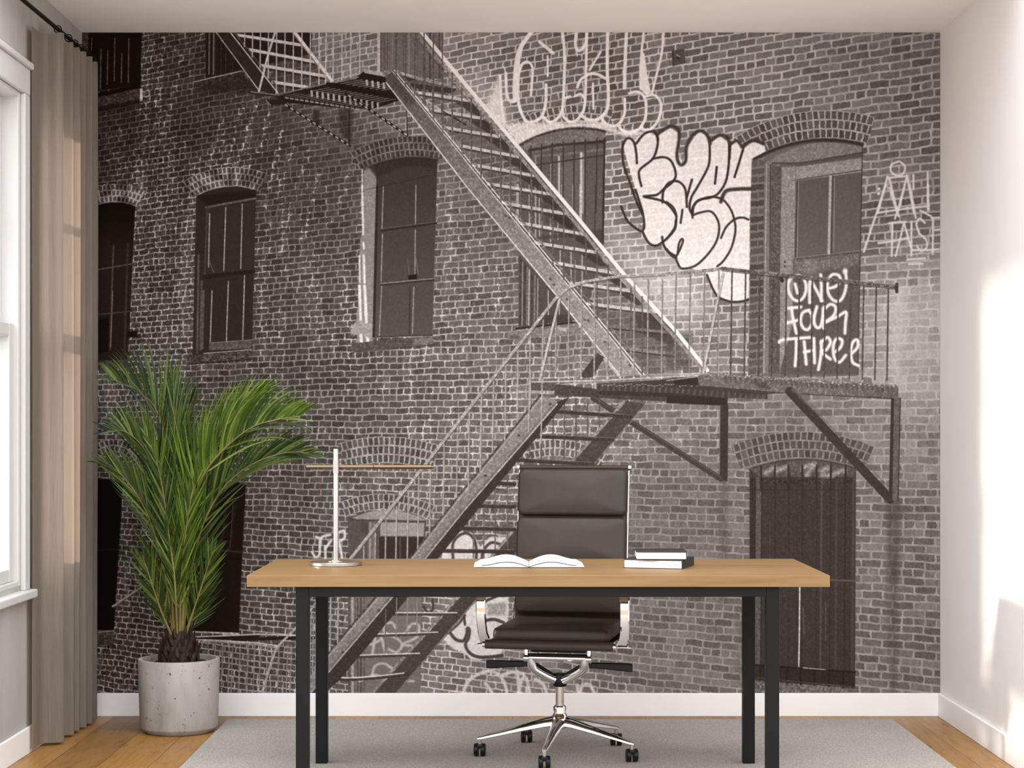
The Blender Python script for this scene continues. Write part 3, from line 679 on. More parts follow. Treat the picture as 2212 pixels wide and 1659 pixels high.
    line(q, 7, 58, rough=14, curve=True); line([(a, b - 3.4) for a, b in q], 2.8, 206, rough=40, curve=True)
    poly(V(1203, 868, 1230, 858, 1000, 1140, 918, 1240, 880, 1292, 740, 1460, 700, 1500, 640, 1500, 846, 1292, 918, 1207, 1000, 1106), 52, rough=10)
    poly(V(1168, 853, 1203, 866, 1203, 875, 1000, 1106, 918, 1207, 846, 1292, 720, 1440, 668, 1500, 636, 1500, 666, 1463, 710, 1410, 810, 1291, 885, 1205, 1000, 1059), 122, rough=30)
    for o, v, w in ((0, 60, 4), (4.5, 168, 1.6)):
        line(V(1168 + o * .7, 853 + o, 1000 + o * .7, 1059 + o, 885 + o * .7, 1205 + o, 810 + o * .7, 1291 + o, 664 + o * .7, 1463 + o), w, v, .9, rough=40)
    line(V(1204, 872, 1002, 1104, 920, 1205, 848, 1290, 722, 1438, 668, 1500), 2, 176, .9, rough=40)
    line(V(1196, 874, 996, 1104, 914, 1205, 842, 1290, 716, 1438), 2.4, 80, .7, 1, 20)
    for x, y in ((1188, 873), (1048, 1027), (952, 1180), (900, 1262), (818, 1318), (740, 1408), (1120, 940)):
        line([(x, y), (x + 1, y)], 4.5, 54)
    # handrails and balusters, lower flight and landing
    for f, x, a, b in ((J, 760, 1540, 1700), (J, 865, 1400, 1900), (J, 970, 1280, 2100), (J, 1080, 1150, 2200), (K, 58, 350, 1000), (K, 158, 220, 880), (K, 262, 80, 700), (K, 368, 0, 590), (K, 470, 0, 440), (K, 578, 0, 310),
                       (G, 2135, 210, 830), (G, 2030, 350, 950), (G, 1930, 490, 1080), (G, 1815, 630, 1230), (G, 1700, 790, 1400), (G, 1600, 900, 1520), (G, 1510, 1020, 1640), (G, 1410, 1160, 1640), (G, 1318, 1280, 1640), (G, 1228, 1390, 1640), (G, 1130, 1500, 1640),
                       (Hh, 835, 330, 680), (Hh, 775, 330, 740)):
        line(f(x, a, x - (b - a) * .018, b), 3, 160, rough=40); line(f(x + 6, a, x + 6 - (b - a) * .018, b), 1.1, 84, .6)
    line(Hh(1205, 420, 1200, 760), 2.4, 96, rough=20); line(Hh(1290, 330, 1285, 640), 2.4, 120); line(Hh(1375, 330, 1368, 610), 2.4, 130); line(Hh(1450, 330, 1448, 610), 2.4, 130)
    for x in (1190, 1300, 1408, 1520, 1632, 1742, 1858, 1975, 2095):
        line(J(x, 1140 if x < 1250 else 850 - (x - 1300) * .07, x - 5, 1645), 3.2, 148, rough=50); line(J(x + 6, 1140 if x < 1250 else 860 - (x - 1300) * .07, x + 1, 1645), 1.1, 70, .7)
        line(J(x - 5, 1640, x - 4, 1642), 5, 190, rough=30)
    for i, x in enumerate((70, 180, 290, 400, 500, 605, 715, 815, 920, 1020, 1120, 1220, 1320, 1415, 1515, 1612, 1705)):
        a = 700 - x * .12 if x < 440 else 655 + (x - 440) * .1
        line(N(x + 4, a, x - 8, 1440 + x * .035), 3.2, 116 if x < 420 else 74, rough=30); line(N(x + 8, a, x - 4, 1440 + x * .035), 1, 150 if x < 420 else 52, .6)
    line(J(1228, 930, 1050, 1659), 5, 176, rough=40); line(J(1240, 940, 1065, 1659), 1.6, 80, .7)
    line(N(432, 680, 282, 1445), 4.6, 172, rough=40); line(N(445, 680, 296, 1445), 1.4, 76, .7)
    hr = V(756, 1208, 905, 1020, 1060, 822, 1200, 645, 1226, 622, 1262, 608, 1330, 598, 1440, 592)
    line(hr, 6.6, 156, rough=60); line([(a + 3, b + 3) for a, b in hr], 1.6, 70, .8)
    line(V(1440, 592, 1500, 587, 1566, 580), 7.6, 138, rough=80)
    line(V(1560, 580, 1640, 589, 1800, 605, 1937, 620), 7.6, 96, rough=70); line(V(1937, 614, 1937, 630), 7, 60)
    line(V(1560, 585, 1640, 594, 1800, 610, 1937, 625), 1.4, 46, .8); line(V(1560, 577, 1640, 585, 1800, 601, 1937, 615), 1.2, 150, .6, rough=60)
    # ---- foot rail, lower left
    for x in (10, 68, 132, 182, 228, 282, 372, 440, 470):
        line(Hh(x, 700, x - 14, 1080), 2.6, 126, rough=40)
    for x in (1555, 1625, 1680, 1740, 1790):
        line(D(x, 690, x - 12, 1080), 2.6, 126, rough=40)
    poly(D(1480, 640, 2024, 618, 2024, 660, 1490, 655), 26); line(D(1480, 636, 2024, 612) + Hh(500, 622, 670, 622), 3, 184, rough=40)
    poly(Hh(0, 636, 670, 630, 670, 650, 0, 668), 28)
    line(D(1490, 660, 1700, 665, 2024, 690) + Hh(350, 712), 6.6, 136, rough=70); line(D(1490, 650, 2024, 680) + Hh(350, 702), 1.6, 200, rough=40)
    line(Hh(505, 560, 350, 720, 300, 860, 238, 1080), 5, 150, rough=50); line(Hh(670, 350, 600, 450), 5, 150, rough=50)
    for x in (640, 660, 620):
        line(Hh(x, 470, x - 8, 960), 2.6, 140, rough=40)

    L[:] = L + fine * 5
    L[:] = np.clip(L, 3, 240)
    # warm black and white print
    ramp = np.array([0, 20, 60, 110, 160, 210, 240], np.float32)
    rgb = [np.interp(L, ramp, v) for v in (np.array([6, 28, 67, 116, 166, 217, 245], np.float32), np.array([2, 19, 59, 109, 159, 209, 238], np.float32), np.array([0, 13, 55, 106, 155, 205, 234], np.float32))]
    return np.stack(rgb, -1).astype(np.float32) / 255.0


WORLD, WORLD_UP, SUN, EXPO, YCEIL = 1.1, 3.6, 3.0, 0.60, 6.65
MURAL_GAIN = (.99, .99, .99, 1)

# ---------------------------------------------------------------- scene
import bpy, bmesh, math, random
from mathutils import Vector, Matrix

random.seed(11)
FPX, CX, CY, CAMZ = 4000.0, 1107.0, 928.0, 1.233      # focal length in pixels, vanishing point, eye height
YB = 7.968                                             # depth of the end wall
XL, XR, ZC = -1.8526, 1.8406, 2.942
COL = bpy.context.scene.collection


def at(px, py, d):
    return Vector(((px - CX) * d / FPX, d, CAMZ - (py - CY) * d / FPX))


# ---- objects
def link(name, bm, mat, parent=None, smooth=0.0, loc=None):
    me = bpy.data.meshes.new(name)
    bmesh.ops.recalc_face_normals(bm, faces=bm.faces[:])
    if smooth:
        for f in bm.faces:
            f.smooth = True
        for e in bm.edges:
            if len(e.link_faces) == 2 and e.calc_face_angle(0) > smooth:
                e.smooth = False
    bm.to_mesh(me)
    bm.free()
    for m in (mat if isinstance(mat, (list, tuple)) else [mat]):
        me.materials.append(m)
    o = bpy.data.objects.new(name, me)
    COL.objects.link(o)
    if parent is not None:
        o.parent = parent
    if loc is not None:
        o.location = loc
    return o


def thing(name, label, cat, loc=(0, 0, 0), rz=0.0, group=None):
    o = bpy.data.objects.new(name, None)
    o.empty_display_size = .05
    COL.objects.link(o)
    o.location = loc
    o.rotation_euler = (0, 0, rz)
    return tag(o, label, cat, group)


def tag(o, label, cat, group=None):
    o['label'], o['category'] = label, cat
    if group:
        o['group'] = group
    return o


def struct(o):
    o['kind'] = 'structure'
    return o


# ---- shapes
def B():
    return bmesh.new()


def add_box(bm, x0, x1, y0, y1, z0, z1, bev=0.0, seg=2, mi=0, M=None):
    r = bmesh.ops.create_cube(bm, size=1.0)
    vs = r['verts']
    for v in vs:
        v.co = Vector(((x0 + x1) / 2 + v.co.x * (x1 - x0), (y0 + y1) / 2 + v.co.y * (y1 - y0), (z0 + z1) / 2 + v.co.z * (z1 - z0)))
    fs = list({f for v in vs for f in v.link_faces})
    for f in fs:
        f.material_index = mi
    if bev:
        es = list({e for v in vs for e in v.link_edges})
        r = bmesh.ops.bevel(bm, geom=es, offset=bev, segments=seg, affect='EDGES', profile=.5)
        vs = list({v for f in r['faces'] for v in f.verts} | {v for v in vs if v.is_valid})
        for f in r['faces']:
            f.material_index = mi
    if M is not None:
        for v in vs:
            v.co = M @ v.co
    return vs


def add_lathe(bm, prof, n=40, c=(0, 0), cap=True, mi=0):
    rings = []
    for r, z in prof:
        if r < 1e-6:
            rings.append([bm.verts.new((c[0], c[1], z))])
        else:
            rings.append([bm.verts.new((c[0] + r * math.cos(2 * math.pi * i / n), c[1] + r * math.sin(2 * math.pi * i / n), z)) for i in range(n)])
    for a, b in zip(rings, rings[1:]):
        for i in range(n):
            j = (i + 1) % n
            q = [a[i % len(a)], a[j % len(a)], b[j % len(b)], b[i % len(b)]]
            u = []
            for v in q:
                if v not in u:
                    u.append(v)
            if len(u) > 2:
                bm.faces.new(u).material_index = mi
    if cap:
        for rr in (rings[0], rings[-1]):
            if len(rr) > 2:
                bm.faces.new(rr).material_index = mi
    return rings


def frames(pts, up=Vector((0, 0, 1))):
    out = []
    n = len(pts)
    prev = None
    for i in range(n):
        t = (pts[min(i + 1, n - 1)] - pts[max(i - 1, 0)]).normalized()
        if prev is None:
            a = up if abs(t.dot(up)) < .95 else Vector((1, 0, 0))
            s = t.cross(a).normalized()
        else:
            s = (prev - t * prev.dot(t)).normalized()
        prev = s
        out.append((t, s, s.cross(t).normalized()))
    return out


def add_tube(bm, pts, r, n=12, cap=True, sq=1.0, r1=None, up=Vector((0, 0, 1)), mi=0):
    """round (or flattened: sq) tube through pts; r may be a list of radii"""
    pts = [Vector(p) for p in pts]
    fr = frames(pts, up)
    rings = []
    m = len(pts)
    for i, (p, (t, s, u)) in enumerate(zip(pts, fr)):
        rr = r[i] if isinstance(r, (list, tuple)) else (r if r1 is None else r + (r1 - r) * i / (m - 1))
        rings.append([bm.verts.new(p + s * (rr * math.cos(2 * math.pi * k / n)) + u * (rr * sq * math.sin(2 * math.pi * k / n))) for k in range(n)])
    for a, b in zip(rings, rings[1:]):
        for k in range(n):
            j = (k + 1) % n
            bm.faces.new((a[k], a[j], b[j], b[k])).material_index = mi
    if cap:
        bm.faces.new(rings[0]).material_index = mi
        bm.faces.new(rings[-1]).material_index = mi
    return rings


def add_band(bm, pts, w, th, up, bev=0.0):
    """rectangular strap swept along pts: width w along `up`, thickness th across"""
    pts = [Vector(p) for p in pts]
    up = Vector(up).normalized()
    rings = []
    n = len(pts)
    for i, p in enumerate(pts):
        t = (pts[min(i + 1, n - 1)] - pts[max(i - 1, 0)]).normalized()
        s = t.cross(up).normalized()
        ww = w[i] if isinstance(w, (list, tuple)) else w
        b = min(th, ww) * .3
        q = [(-1, -1), (1, -1), (1, 1), (-1, 1)]
        ring = []
        for (a, c) in ((-ww / 2 + b, -th / 2), (ww / 2 - b, -th / 2), (ww / 2, -th / 2 + b), (ww / 2, th / 2 - b), (ww / 2 - b, th / 2), (-ww / 2 + b, th / 2), (-ww / 2, th / 2 - b), (-ww / 2, -th / 2 + b)):
            ring.append(bm.verts.new(p + up * a + s * c))
        rings.append(ring)
    for a, b in zip(rings, rings[1:]):
        for k in range(8):
            j = (k + 1) % 8
            bm.faces.new((a[k], a[j], b[j], b[k]))
    bm.faces.new(rings[0])
    bm.faces.new(rings[-1])


def spline(pts, n=8):
    P = [Vector(p) for p in pts]
    P = [P[0] * 2 - P[1]] + P + [P[-1] * 2 - P[-2]]
    out = []
    for i in range(1, len(P) - 2):
        p0, p1, p2, p3 = P[i - 1:i + 3]
        for j in range(n):
            t = j / n
            out.append(.5 * ((2 * p1) + (p2 - p0) * t + (2 * p0 - 5 * p1 + 4 * p2 - p3) * t * t + (3 * p1 - p0 - 3 * p2 + p3) * t ** 3))
    out.append(P[-2].copy())
    return out


def rounded_slab(bm, x0, x1, y0, y1, z0, z1, rc, puff=0.0, nx=14, ny=14, edge=.02):
    """upholstered slab: rounded corners in plan, soft rim, slightly domed both sides (in local xy, thickness z)"""
    cx, cy, hx, hy = (x0 + x1) / 2, (y0 + y1) / 2, (x1 - x0) / 2, (y1 - y0) / 2
    loop = []
    for (sx, sy, a0) in ((1, 1, 0), (-1, 1, 90), (-1, -1, 180), (1, -1, 270)):
        for k in range(7):
            a = math.radians(a0 + 15 * k)
            loop.append((sx * (hx - rc) + rc * math.cos(a), sy * (hy - rc) + rc * math.sin(a)))
    zm, ht = (z0 + z1) / 2, (z1 - z0) / 2
    layers = []
    for k in range(-4, 5):
        a = k / 4 * math.pi / 2
        ins = edge * (1 - math.cos(a))
        layers.append((ins, zm + ht * math.sin(a)))
    inner = [(.25, 1), (.5, 1), (.75, 1), (.92, 1)]
    rings = []

    def ring(sc, ins, z):
        return [bm.verts.new((cx + px * sc * (1 - ins / hx), cy + py * sc * (1 - ins / hy), z)) for px, py in loop]
    n = len(loop)
    seq = []
    for s in (.3, .6, .85):
        seq.append((s, edge, z0 - puff * (1 - s ** 3)))
    seq += [(1.0, i, z) for i, z in layers]
    for s in (.85, .6, .3):
        seq.append((s, edge, z1 + puff * (1 - s ** 3)))
    rings = [ring(*q) for q in seq]
    for a, b in zip(rings, rings[1:]):
        for k in range(n):
            j = (k + 1) % n
            bm.faces.new((a[k], a[j], b[j], b[k]))
    bm.faces.new(rings[0])
    bm.faces.new(rings[-1])


# ---- materials
def lin(c):
    c = c / 255.0
    return c / 12.92 if c <= .04045 else ((c + .055) / 1.055) ** 2.4


def rgb(r, g, b):
    return (lin(r), lin(g), lin(b), 1.0)


class Mat:
    def __init__(self, name, col=(200, 200, 200), rough=.6, metal=0.0, spec=.5):
        self.m = bpy.data.materials.new(name)
        self.m.use_nodes = True
        self.t = self.m.node_tree
        self.b = self.t.nodes['Principled BSDF']
        self.out = self.t.nodes['Material Output']
        self.b.inputs['Base Color'].default_value = rgb(*col)
        self.b.inputs['Roughness'].default_value = rough
        self.b.inputs['Metallic'].default_value = metal
        self.b.inputs['Specular IOR Level'].default_value = spec

    def n(self, kind, **kw):
        x = self.t.nodes.new(kind)
        for k, v in kw.items():
            if k in x.inputs.keys():
                x.inputs[k].default_value = v
            else:
                setattr(x, k, v)
        return x

    def l(self, a, b):
        self.t.links.new(a, b)

    def coords(self, scale=(1, 1, 1), kind='Object', rot=(0, 0, 0)):
        tc, mp = self.n('ShaderNodeTexCoord'), self.n('ShaderNodeMapping')
        mp.inputs['Scale'].default_value = scale
        mp.inputs['Rotation'].default_value = rot
        self.l(tc.outputs[kind], mp.inputs['Vector'])
        return mp.outputs['Vector']

    def noise(self, vec, scale, detail=4, rough=.55, dist=0.0):
        x = self.n('ShaderNodeTexNoise')
        x.inputs['Scale'].default_value = scale
        x.inputs['Detail'].default_value = detail
        x.inputs['Roughness'].default_value = rough
        x.inputs['Distortion'].default_value = dist
        self.l(vec, x.inputs['Vector'])
        return x.outputs['Fac']

    def ramp(self, fac, stops):
        x = self.n('ShaderNodeValToRGB')
        el = x.color_ramp.elements
        el[0].position, el[0].color = stops[0][0], rgb(*stops[0][1])
        el[1].position, el[1].color = stops[-1][0], rgb(*stops[-1][1])
        for p, c in stops[1:-1]:
            e = el.new(p)
            e.color = rgb(*c)
        self.l(fac, x.inputs['Fac'])
        return x.outputs['Color']

    def mix(self, a, b, fac, mode='MIX'):
        x = self.n('ShaderNodeMix', data_type='RGBA', blend_type=mode)
        if isinstance(fac, float):
            x.inputs['Factor'].default_value = fac
        else:
            self.l(fac, x.inputs['Factor'])
        for s, v in ((6, a), (7, b)):
            if isinstance(v, tuple):
                x.inputs[s].default_value = v
            else:
                self.l(v, x.inputs[s])
        return x.outputs[2]

    def math(self, op, a, b=None, c=None):
        x = self.n('ShaderNodeMath', operation=op)
        for i, v in enumerate((a, b, c)):
            if v is None:
                continue
            if isinstance(v, (int, float)):
                x.inputs[i].default_value = v
            else:
                self.l(v, x.inputs[i])
        return x.outputs[0]

    def base(self, c):
        self.l(c, self.b.inputs['Base Color'])

    def bump(self, h, strength=.2, dist=.01):
        x = self.n('ShaderNodeBump')
        x.inputs['Strength'].default_value = strength
        x.inputs['Distance'].default_value = dist
        self.l(h, x.inputs['Height'])
        self.l(x.outputs['Normal'], self.b.inputs['Normal'])


def paint(name, col, rough=.6, amp=3, scale=2.0, spec=.25):
    M = Mat(name, col, rough, 0, spec)
    v = M.coords()
    f = M.noise(v, scale, 5)
    M.base(M.ramp(f, [(.3, tuple(max(0, c - amp) for c in col)), (.7, tuple(min(255, c + amp) for c in col))]))
    g = M.noise(v, 180, 2)
    M.bump(g, .03, .002)
    return M.m


m_wall = paint('wall_paint', (238, 231, 226), .75, 2)
m_ceil = paint('ceiling_paint', (249, 243, 239), .85, 2)
m_trim = paint('trim_white', (241, 238, 236), .45, 1, 3, .35)
m_frame = paint('window_white', (200, 197, 194), .4, 1, 3, .4)

# left wall: limewash, cloudy
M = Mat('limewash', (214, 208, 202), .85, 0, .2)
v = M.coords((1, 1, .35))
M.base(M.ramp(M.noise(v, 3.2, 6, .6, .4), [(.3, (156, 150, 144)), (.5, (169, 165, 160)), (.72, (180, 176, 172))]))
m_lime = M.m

# oak floor: planks running away from the eye
M = Mat('oak_planks', (190, 145, 92), .42, 0, .4)
v = M.coords()
br = M.n('ShaderNodeTexBrick')
br.offset, br.offset_frequency, br.squash = .37, 2, 1
for k, val in (('Scale', 1.0), ('Mortar Size', .0012), ('Mortar Smooth', .2), ('Bias', 0.0), ('Brick Width', 1.9), ('Row Height', .19)):
    br.inputs[k].default_value = val
br.inputs['Color1'].default_value = (0.25, .25, .25, 1)
br.inputs['Color2'].default_value = (.75, .75, .75, 1)
br.inputs['Mortar'].default_value = (0, 0, 0, 1)
rot = M.coords((1, 1, 1), 'Object', (0, 0, math.radians(90)))
M.l(rot, br.inputs['Vector'])
gv = M.coords((9, 1.1, 1))
grain = M.noise(gv, 3.0, 8, .62, 1.6)
wood = M.ramp(grain, [(0.25, (113, 72, 29)), (0.45, (142, 100, 50)), (0.6, (150, 111, 59)), (0.8, (130, 88, 40))])
tint = M.mix(wood, br.outputs['Color'], .5, 'OVERLAY')
kn = M.n('ShaderNodeTexVoronoi')
kn.inputs['Scale'].default_value = 1.0
M.l(M.coords((3.1, 1.3, 1)), kn.inputs['Vector'])
knot = M.math('LESS_THAN', kn.outputs['Distance'], .07)
tint = M.mix(tint, rgb(70, 44, 22), M.math('MULTIPLY', knot, .6))
seam = M.math('SUBTRACT', 1.0, br.outputs['Fac'])
M.base(M.mix(rgb(58, 38, 20), tint, seam))
M.bump(M.math('ADD', seam, M.math('MULTIPLY', grain, .15)), .15, .003)
m_floor = M.m

# oak table top: grain along the length
M = Mat('oak_top', (214, 172, 120), .48, 0, .35)
g = M.noise(M.coords((.9, 9, 9)), 2.4, 7, .6, .9)
g2 = M.noise(M.coords((1.5, 60, 60)), 3.0, 3)
c = M.ramp(g, [(.28, (116, 85, 48)), (.5, (130, 99, 61)), (.72, (137, 107, 69))])
M.base(M.mix(c, M.ramp(g2, [(.3, (109, 79, 46)), (.7, (141, 112, 75))]), .22))
M.bump(g2, .04, .001)
m_oak = M.m

M = Mat('black_steel', (11, 10, 9), .55, 0.0, .22)
M.bump(M.noise(M.coords(), 700, 2), .12, .0006)
m_black = M.m

M = Mat('rug_weave', (172, 164, 154), .95, 0, .1)
v = M.coords()
f1 = M.noise(v, 150, 3, .75)
f2 = M.noise(v, 3, 3)
vr = M.n('ShaderNodeTexVoronoi')
vr.inputs['Scale'].default_value = 190
M.l(M.coords((1, .55, 1)), vr.inputs['Vector'])
f = M.math('ADD', M.math('MULTIPLY', f1, .75), M.math('MULTIPLY', vr.outputs['Distance'], .38))
c = M.ramp(f, [(.3, (126, 121, 115)), (.54, (164, 158, 151)), (.8, (196, 189, 181))])
M.base(M.mix(c, M.ramp(f2, [(.35, (158, 152, 146)), (.65, (174, 168, 161))]), .3))
M.bump(f, .6, .004)
m_rug = M.m

# curtain: linen that lets some sun through
M = Mat('linen', (126, 115, 104), .9, 0, .1)
v = M.coords((1, 1, .02))
th = M.noise(v, 420, 2)
col = M.ramp(th, [(.3, (116, 107, 97)), (.7, (138, 128, 117))])
M.base(col)
tr = M.n('ShaderNodeBsdfTranslucent')
tr.inputs['Color'].default_value = (.84, .62, .45, 1)
mx = M.n('ShaderNodeMixShader')
mx.inputs['Fac'].default_value = .23
M.l(M.b.outputs['BSDF'], mx.inputs[1])
M.l(tr.outputs['BSDF'], mx.inputs[2])
M.l(mx.outputs['Shader'], M.out.inputs['Surface'])
m_curtain = M.m

m_chrome = Mat('polished_aluminium', (232, 230, 228), .07, 1.0).m
m_satin = Mat('brushed_nickel', (192, 183, 174), .32, 1.0).m
m_brass = Mat('aged_bronze', (120, 104, 82), .25, 1.0).m
m_plastic = Mat('black_plastic', (9, 9, 9), .45, 0, .3).m

M = Mat('brown_leather', (66, 58, 51), .48, 0, .35)
v = M.coords()
vo = M.n('ShaderNodeTexVoronoi')
vo.inputs['Scale'].default_value = 420
M.l(v, vo.inputs['Vector'])
M.bump(vo.outputs['Distance'], .08, .001)
M.base(M.ramp(M.noise(v, 9, 3), [(.3, (48, 38, 30)), (.7, (57, 46, 37))]))
m_leather = M.m

M = Mat('cast_concrete', (196, 193, 189), .8, 0, .25)
v = M.coords()
big = M.noise(M.coords((1, 1, .45)), 7, 6, .6, .3)
c = M.ramp(big, [(.28, (134, 129, 124)), (.5, (164, 158, 152)), (.75, (182, 177, 172))])
wob = M.n('ShaderNodeTexNoise')
wob.inputs['Scale'].default_value = 120
M.l(v, wob.inputs['Vector'])
va = M.n('ShaderNodeVectorMath', operation='MULTIPLY_ADD')
va.inputs[1].default_value = (.012, .012, .007)
M.l(wob.outputs['Color'], va.inputs[0])
M.l(v, va.inputs[2])
vo = M.n('ShaderNodeTexVoronoi')
vo.inputs['Scale'].default_value = 40
M.l(va.outputs[0], vo.inputs['Vector'])
pit = M.math('LESS_THAN', vo.outputs['Distance'], M.math('MULTIPLY', M.math('SUBTRACT', M.noise(v, 19, 2), .53), 1.2))
vo2 = M.n('ShaderNodeTexVoronoi')
vo2.inputs['Scale'].default_value = 120
M.l(va.outputs[0], vo2.inputs['Vector'])
pit = M.math('MAXIMUM', pit, M.math('LESS_THAN', vo2.outputs['Distance'], M.math('MULTIPLY', M.math('SUBTRACT', M.noise(v, 37, 2), .50), 1.5)))
M.base(M.mix(c, rgb(70, 66, 62), pit))
M.bump(M.math('SUBTRACT', M.math('MULTIPLY', big, .2), pit), .4, .004)
m_concrete = M.m

M = Mat('potting_soil', (40, 34, 29), 1.0, 0, .1)
f = M.noise(M.coords(), 120, 3)
M.base(M.ramp(f, [(.3, (22, 18, 15)), (.7, (62, 53, 45))]))
M.bump(f, .8, .01)
m_soil = M.m

M = Mat('palm_bark', (58, 42, 33), .7, 0, .3)
f = M.noise(M.coords((1, 1, .3)), 60, 4)
M.base(M.ramp(f, [(.3, (22, 15, 12)), (.55, (46, 31, 23)), (.8, (80, 60, 45))]))
M.bump(f, .4, .004)
m_bark = M.m


def leaf_mat(name, lo, mid, hi):
    M = Mat(name, mid, .38, 0, .38)
    gi = M.n('ShaderNodeNewGeometry')
    f = M.math('ADD', M.math('MULTIPLY', gi.outputs['Random Per Island'], .55), M.math('MULTIPLY', M.noise(M.coords(), 9, 3), .5))
    c = M.ramp(f, [(.2, lo), (.5, mid), (.8, hi)])
    M.base(c)
    tr = M.n('ShaderNodeBsdfTranslucent')
    M.l(c, tr.inputs['Color'])
    mx = M.n('ShaderNodeMixShader')
    mx.inputs['Fac'].default_value = .25
    M.l(M.b.outputs['BSDF'], mx.inputs[1])
    M.l(tr.outputs['BSDF'], mx.inputs[2])
    M.l(mx.outputs['Shader'], M.out.inputs['Surface'])
    return M.m


m_leaf = leaf_mat('palm_leaf', (24, 37, 7), (52, 71, 15), (104, 122, 42))
m_leaf_young = leaf_mat('palm_leaf_young', (42, 62, 8), (76, 102, 16), (134, 154, 56))
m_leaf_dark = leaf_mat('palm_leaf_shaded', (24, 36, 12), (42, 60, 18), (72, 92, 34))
M = Mat('palm_stalk', (128, 112, 66), .5, 0, .4)
M.base(M.ramp(M.noise(M.coords((1, 1, .4)), 14, 3), [(.3, (98, 92, 44)), (.6, (138, 120, 70)), (.8, (168, 146, 104))]))
m_stalk = M.m
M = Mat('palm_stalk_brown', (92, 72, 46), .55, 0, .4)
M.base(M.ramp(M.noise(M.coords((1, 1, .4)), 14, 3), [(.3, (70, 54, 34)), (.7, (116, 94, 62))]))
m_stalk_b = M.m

m_paper = paint('book_paper', (214, 211, 208), .85, 1, 8, .15)
m_cover = Mat('book_cover', (34, 32, 31), .55, 0, .35).m
M = Mat('paper_edges', (236, 234, 231), .9, 0, .1)
wv = M.n('ShaderNodeTexWave', wave_type='BANDS', bands_direction='Z')
wv.inputs['Scale'].default_value = 260
wv.inputs['Distortion'].default_value = .6
M.l(M.coords(), wv.inputs['Vector'])
M.base(M.ramp(wv.outputs['Fac'], [(.2, (206, 203, 200)), (.8, (224, 221, 218))]))
m_edges = M.m
M = Mat('window_glass', (255, 255, 255), .02, 0, .5)
tp, gl = M.n('ShaderNodeBsdfTransparent'), M.n('ShaderNodeBsdfGlossy')
gl.inputs['Roughness'].default_value = .02
mx = M.n('ShaderNodeMixShader')
mx.inputs['Fac'].default_value = .06
M.l(tp.outputs[0], mx.inputs[1]); M.l(gl.outputs[0], mx.inputs[2]); M.l(mx.outputs[0], M.out.inputs['Surface'])
m_glass = M.m

# ---------------------------------------------------------------- setting
Y0 = 5.3                                               # the room is open towards the eye
bm = B(); add_box(bm, XL - .3, XR + .3, 3.2, YB + .15, -.12, 0); struct(link('floor', bm, m_floor))
bm = B(); add_box(bm, XL, XR + .3, YCEIL, YB + .15, ZC, ZC + .12); struct(link('ceiling', bm, m_ceil))
bm = B(); add_box(bm, XL - .3, XR + .3, YB + .003, YB + .15, 0, ZC); struct(link('wall_back', bm, m_wall))
bm = B(); add_box(bm, XR, XR + .15, Y0, YB + .003, 0, ZC); struct(link('wall_right', bm, m_wall))

WA0, WA1, WZ0, WZ1 = 5.86, 6.965, .645, 2.50           # the window seen at the frame's left edge
WB0, WB1 = 7.16, 7.62                                  # unseen window added behind the curtain for sun stripes on its folds
ZL = 3.75  # left wall raised past the ceiling, out of view, to block sun from above
bm = B()
for y0, y1, z0, z1 in ((Y0, WA0, 0, ZL), (WA0, WA1, 0, WZ0), (WA0, WA1, WZ1, ZL), (WA1, WB0, 0, ZL), (WB0, WB1, 0, WZ0), (WB0, WB1, WZ1, ZL), (WB1, YB + .003, 0, ZL)):
    add_box(bm, XL - .16, XL, y0, y1, z0, z1)
bmesh.ops.remove_doubles(bm, verts=bm.verts[:], dist=1e-5)
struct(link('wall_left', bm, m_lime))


def window(name, y0, y1):
    root = bpy.data.objects.new(name, None)
    COL.objects.link(root)
    root['kind'] = 'structure'
    xo, xi = XL - .13, XL - .03
    bm = B()
    for a in ((y0, y0 + .03, WZ0, WZ1), (y1 - .03, y1, WZ0, WZ1), (y0 + .03, y1 - .03, WZ1 - .02, WZ1), (y0 + .03, y1 - .03, WZ0, WZ0 + .02)):
        add_box(bm, xo - .02, XL + .002, *a, .003)
    link('window_frame', bm, m_frame, root)
    zm = 1.60
    for nm, xa, xb, za, zb, wside in (('upper_sash', XL - .10, XL - .06, zm - .03, WZ1 - .02, .045), ('lower_sash', XL - .055, XL - .015, WZ0 + .02, zm + .03, .06)):
        bm = B()
        ya, yb = y0 + .03, y1 - .03
        add_box(bm, xa, xb, ya, ya + wside, za, zb, .004)
        add_box(bm, xa, xb, yb - wside, yb, za, zb, .004)
        add_box(bm, xa + .001, xb - .001, ya + wside, yb - wside, zb - .05, zb, .004)
        add_box(bm, xa + .001, xb - .001, ya + wside, yb - wside, za, za + .05, .004)
        if nm == 'upper_sash':
            add_box(bm, xa + .008, xb - .004, ya + wside, yb - wside, 2.045, 2.078, .003)
        s = link(nm, bm, m_frame, root)
        bm = B()
        add_box(bm, (xa + xb) / 2 - .002, (xa + xb) / 2 + .002, ya + wside - .005, yb - wside + .005, za + .045, zb - .045)
        link('pane', bm, m_glass, s)
    return root


w1 = window('window_1', WA0, WA1)
bm = B()
for a in ((WA1 + .001, WA1 + .072, WZ0 - .018, WZ1), (WA0 - .072, WA0 - .001, WZ0 - .018, WZ1), (WA0 - .075, WA1 + .075, WZ1 + .001, WZ1 + .0995)):
    add_box(bm, XL, XL + .02, *a, .004)
add_box(bm, XL, XL + .032, WA0 - .085, WA1 + .085, WZ1 + .10, WZ1 + .125, .006)
link('casing', bm, m_frame, w1)
bm = B()
add_box(bm, XL - .02, XL + .045, WA0 - .09, WA1 + .09, WZ0 - .05, WZ0 - .018, .006)
link('window_sill', bm, m_frame, w1)
w2 = window('added_window', WB0, WB1)

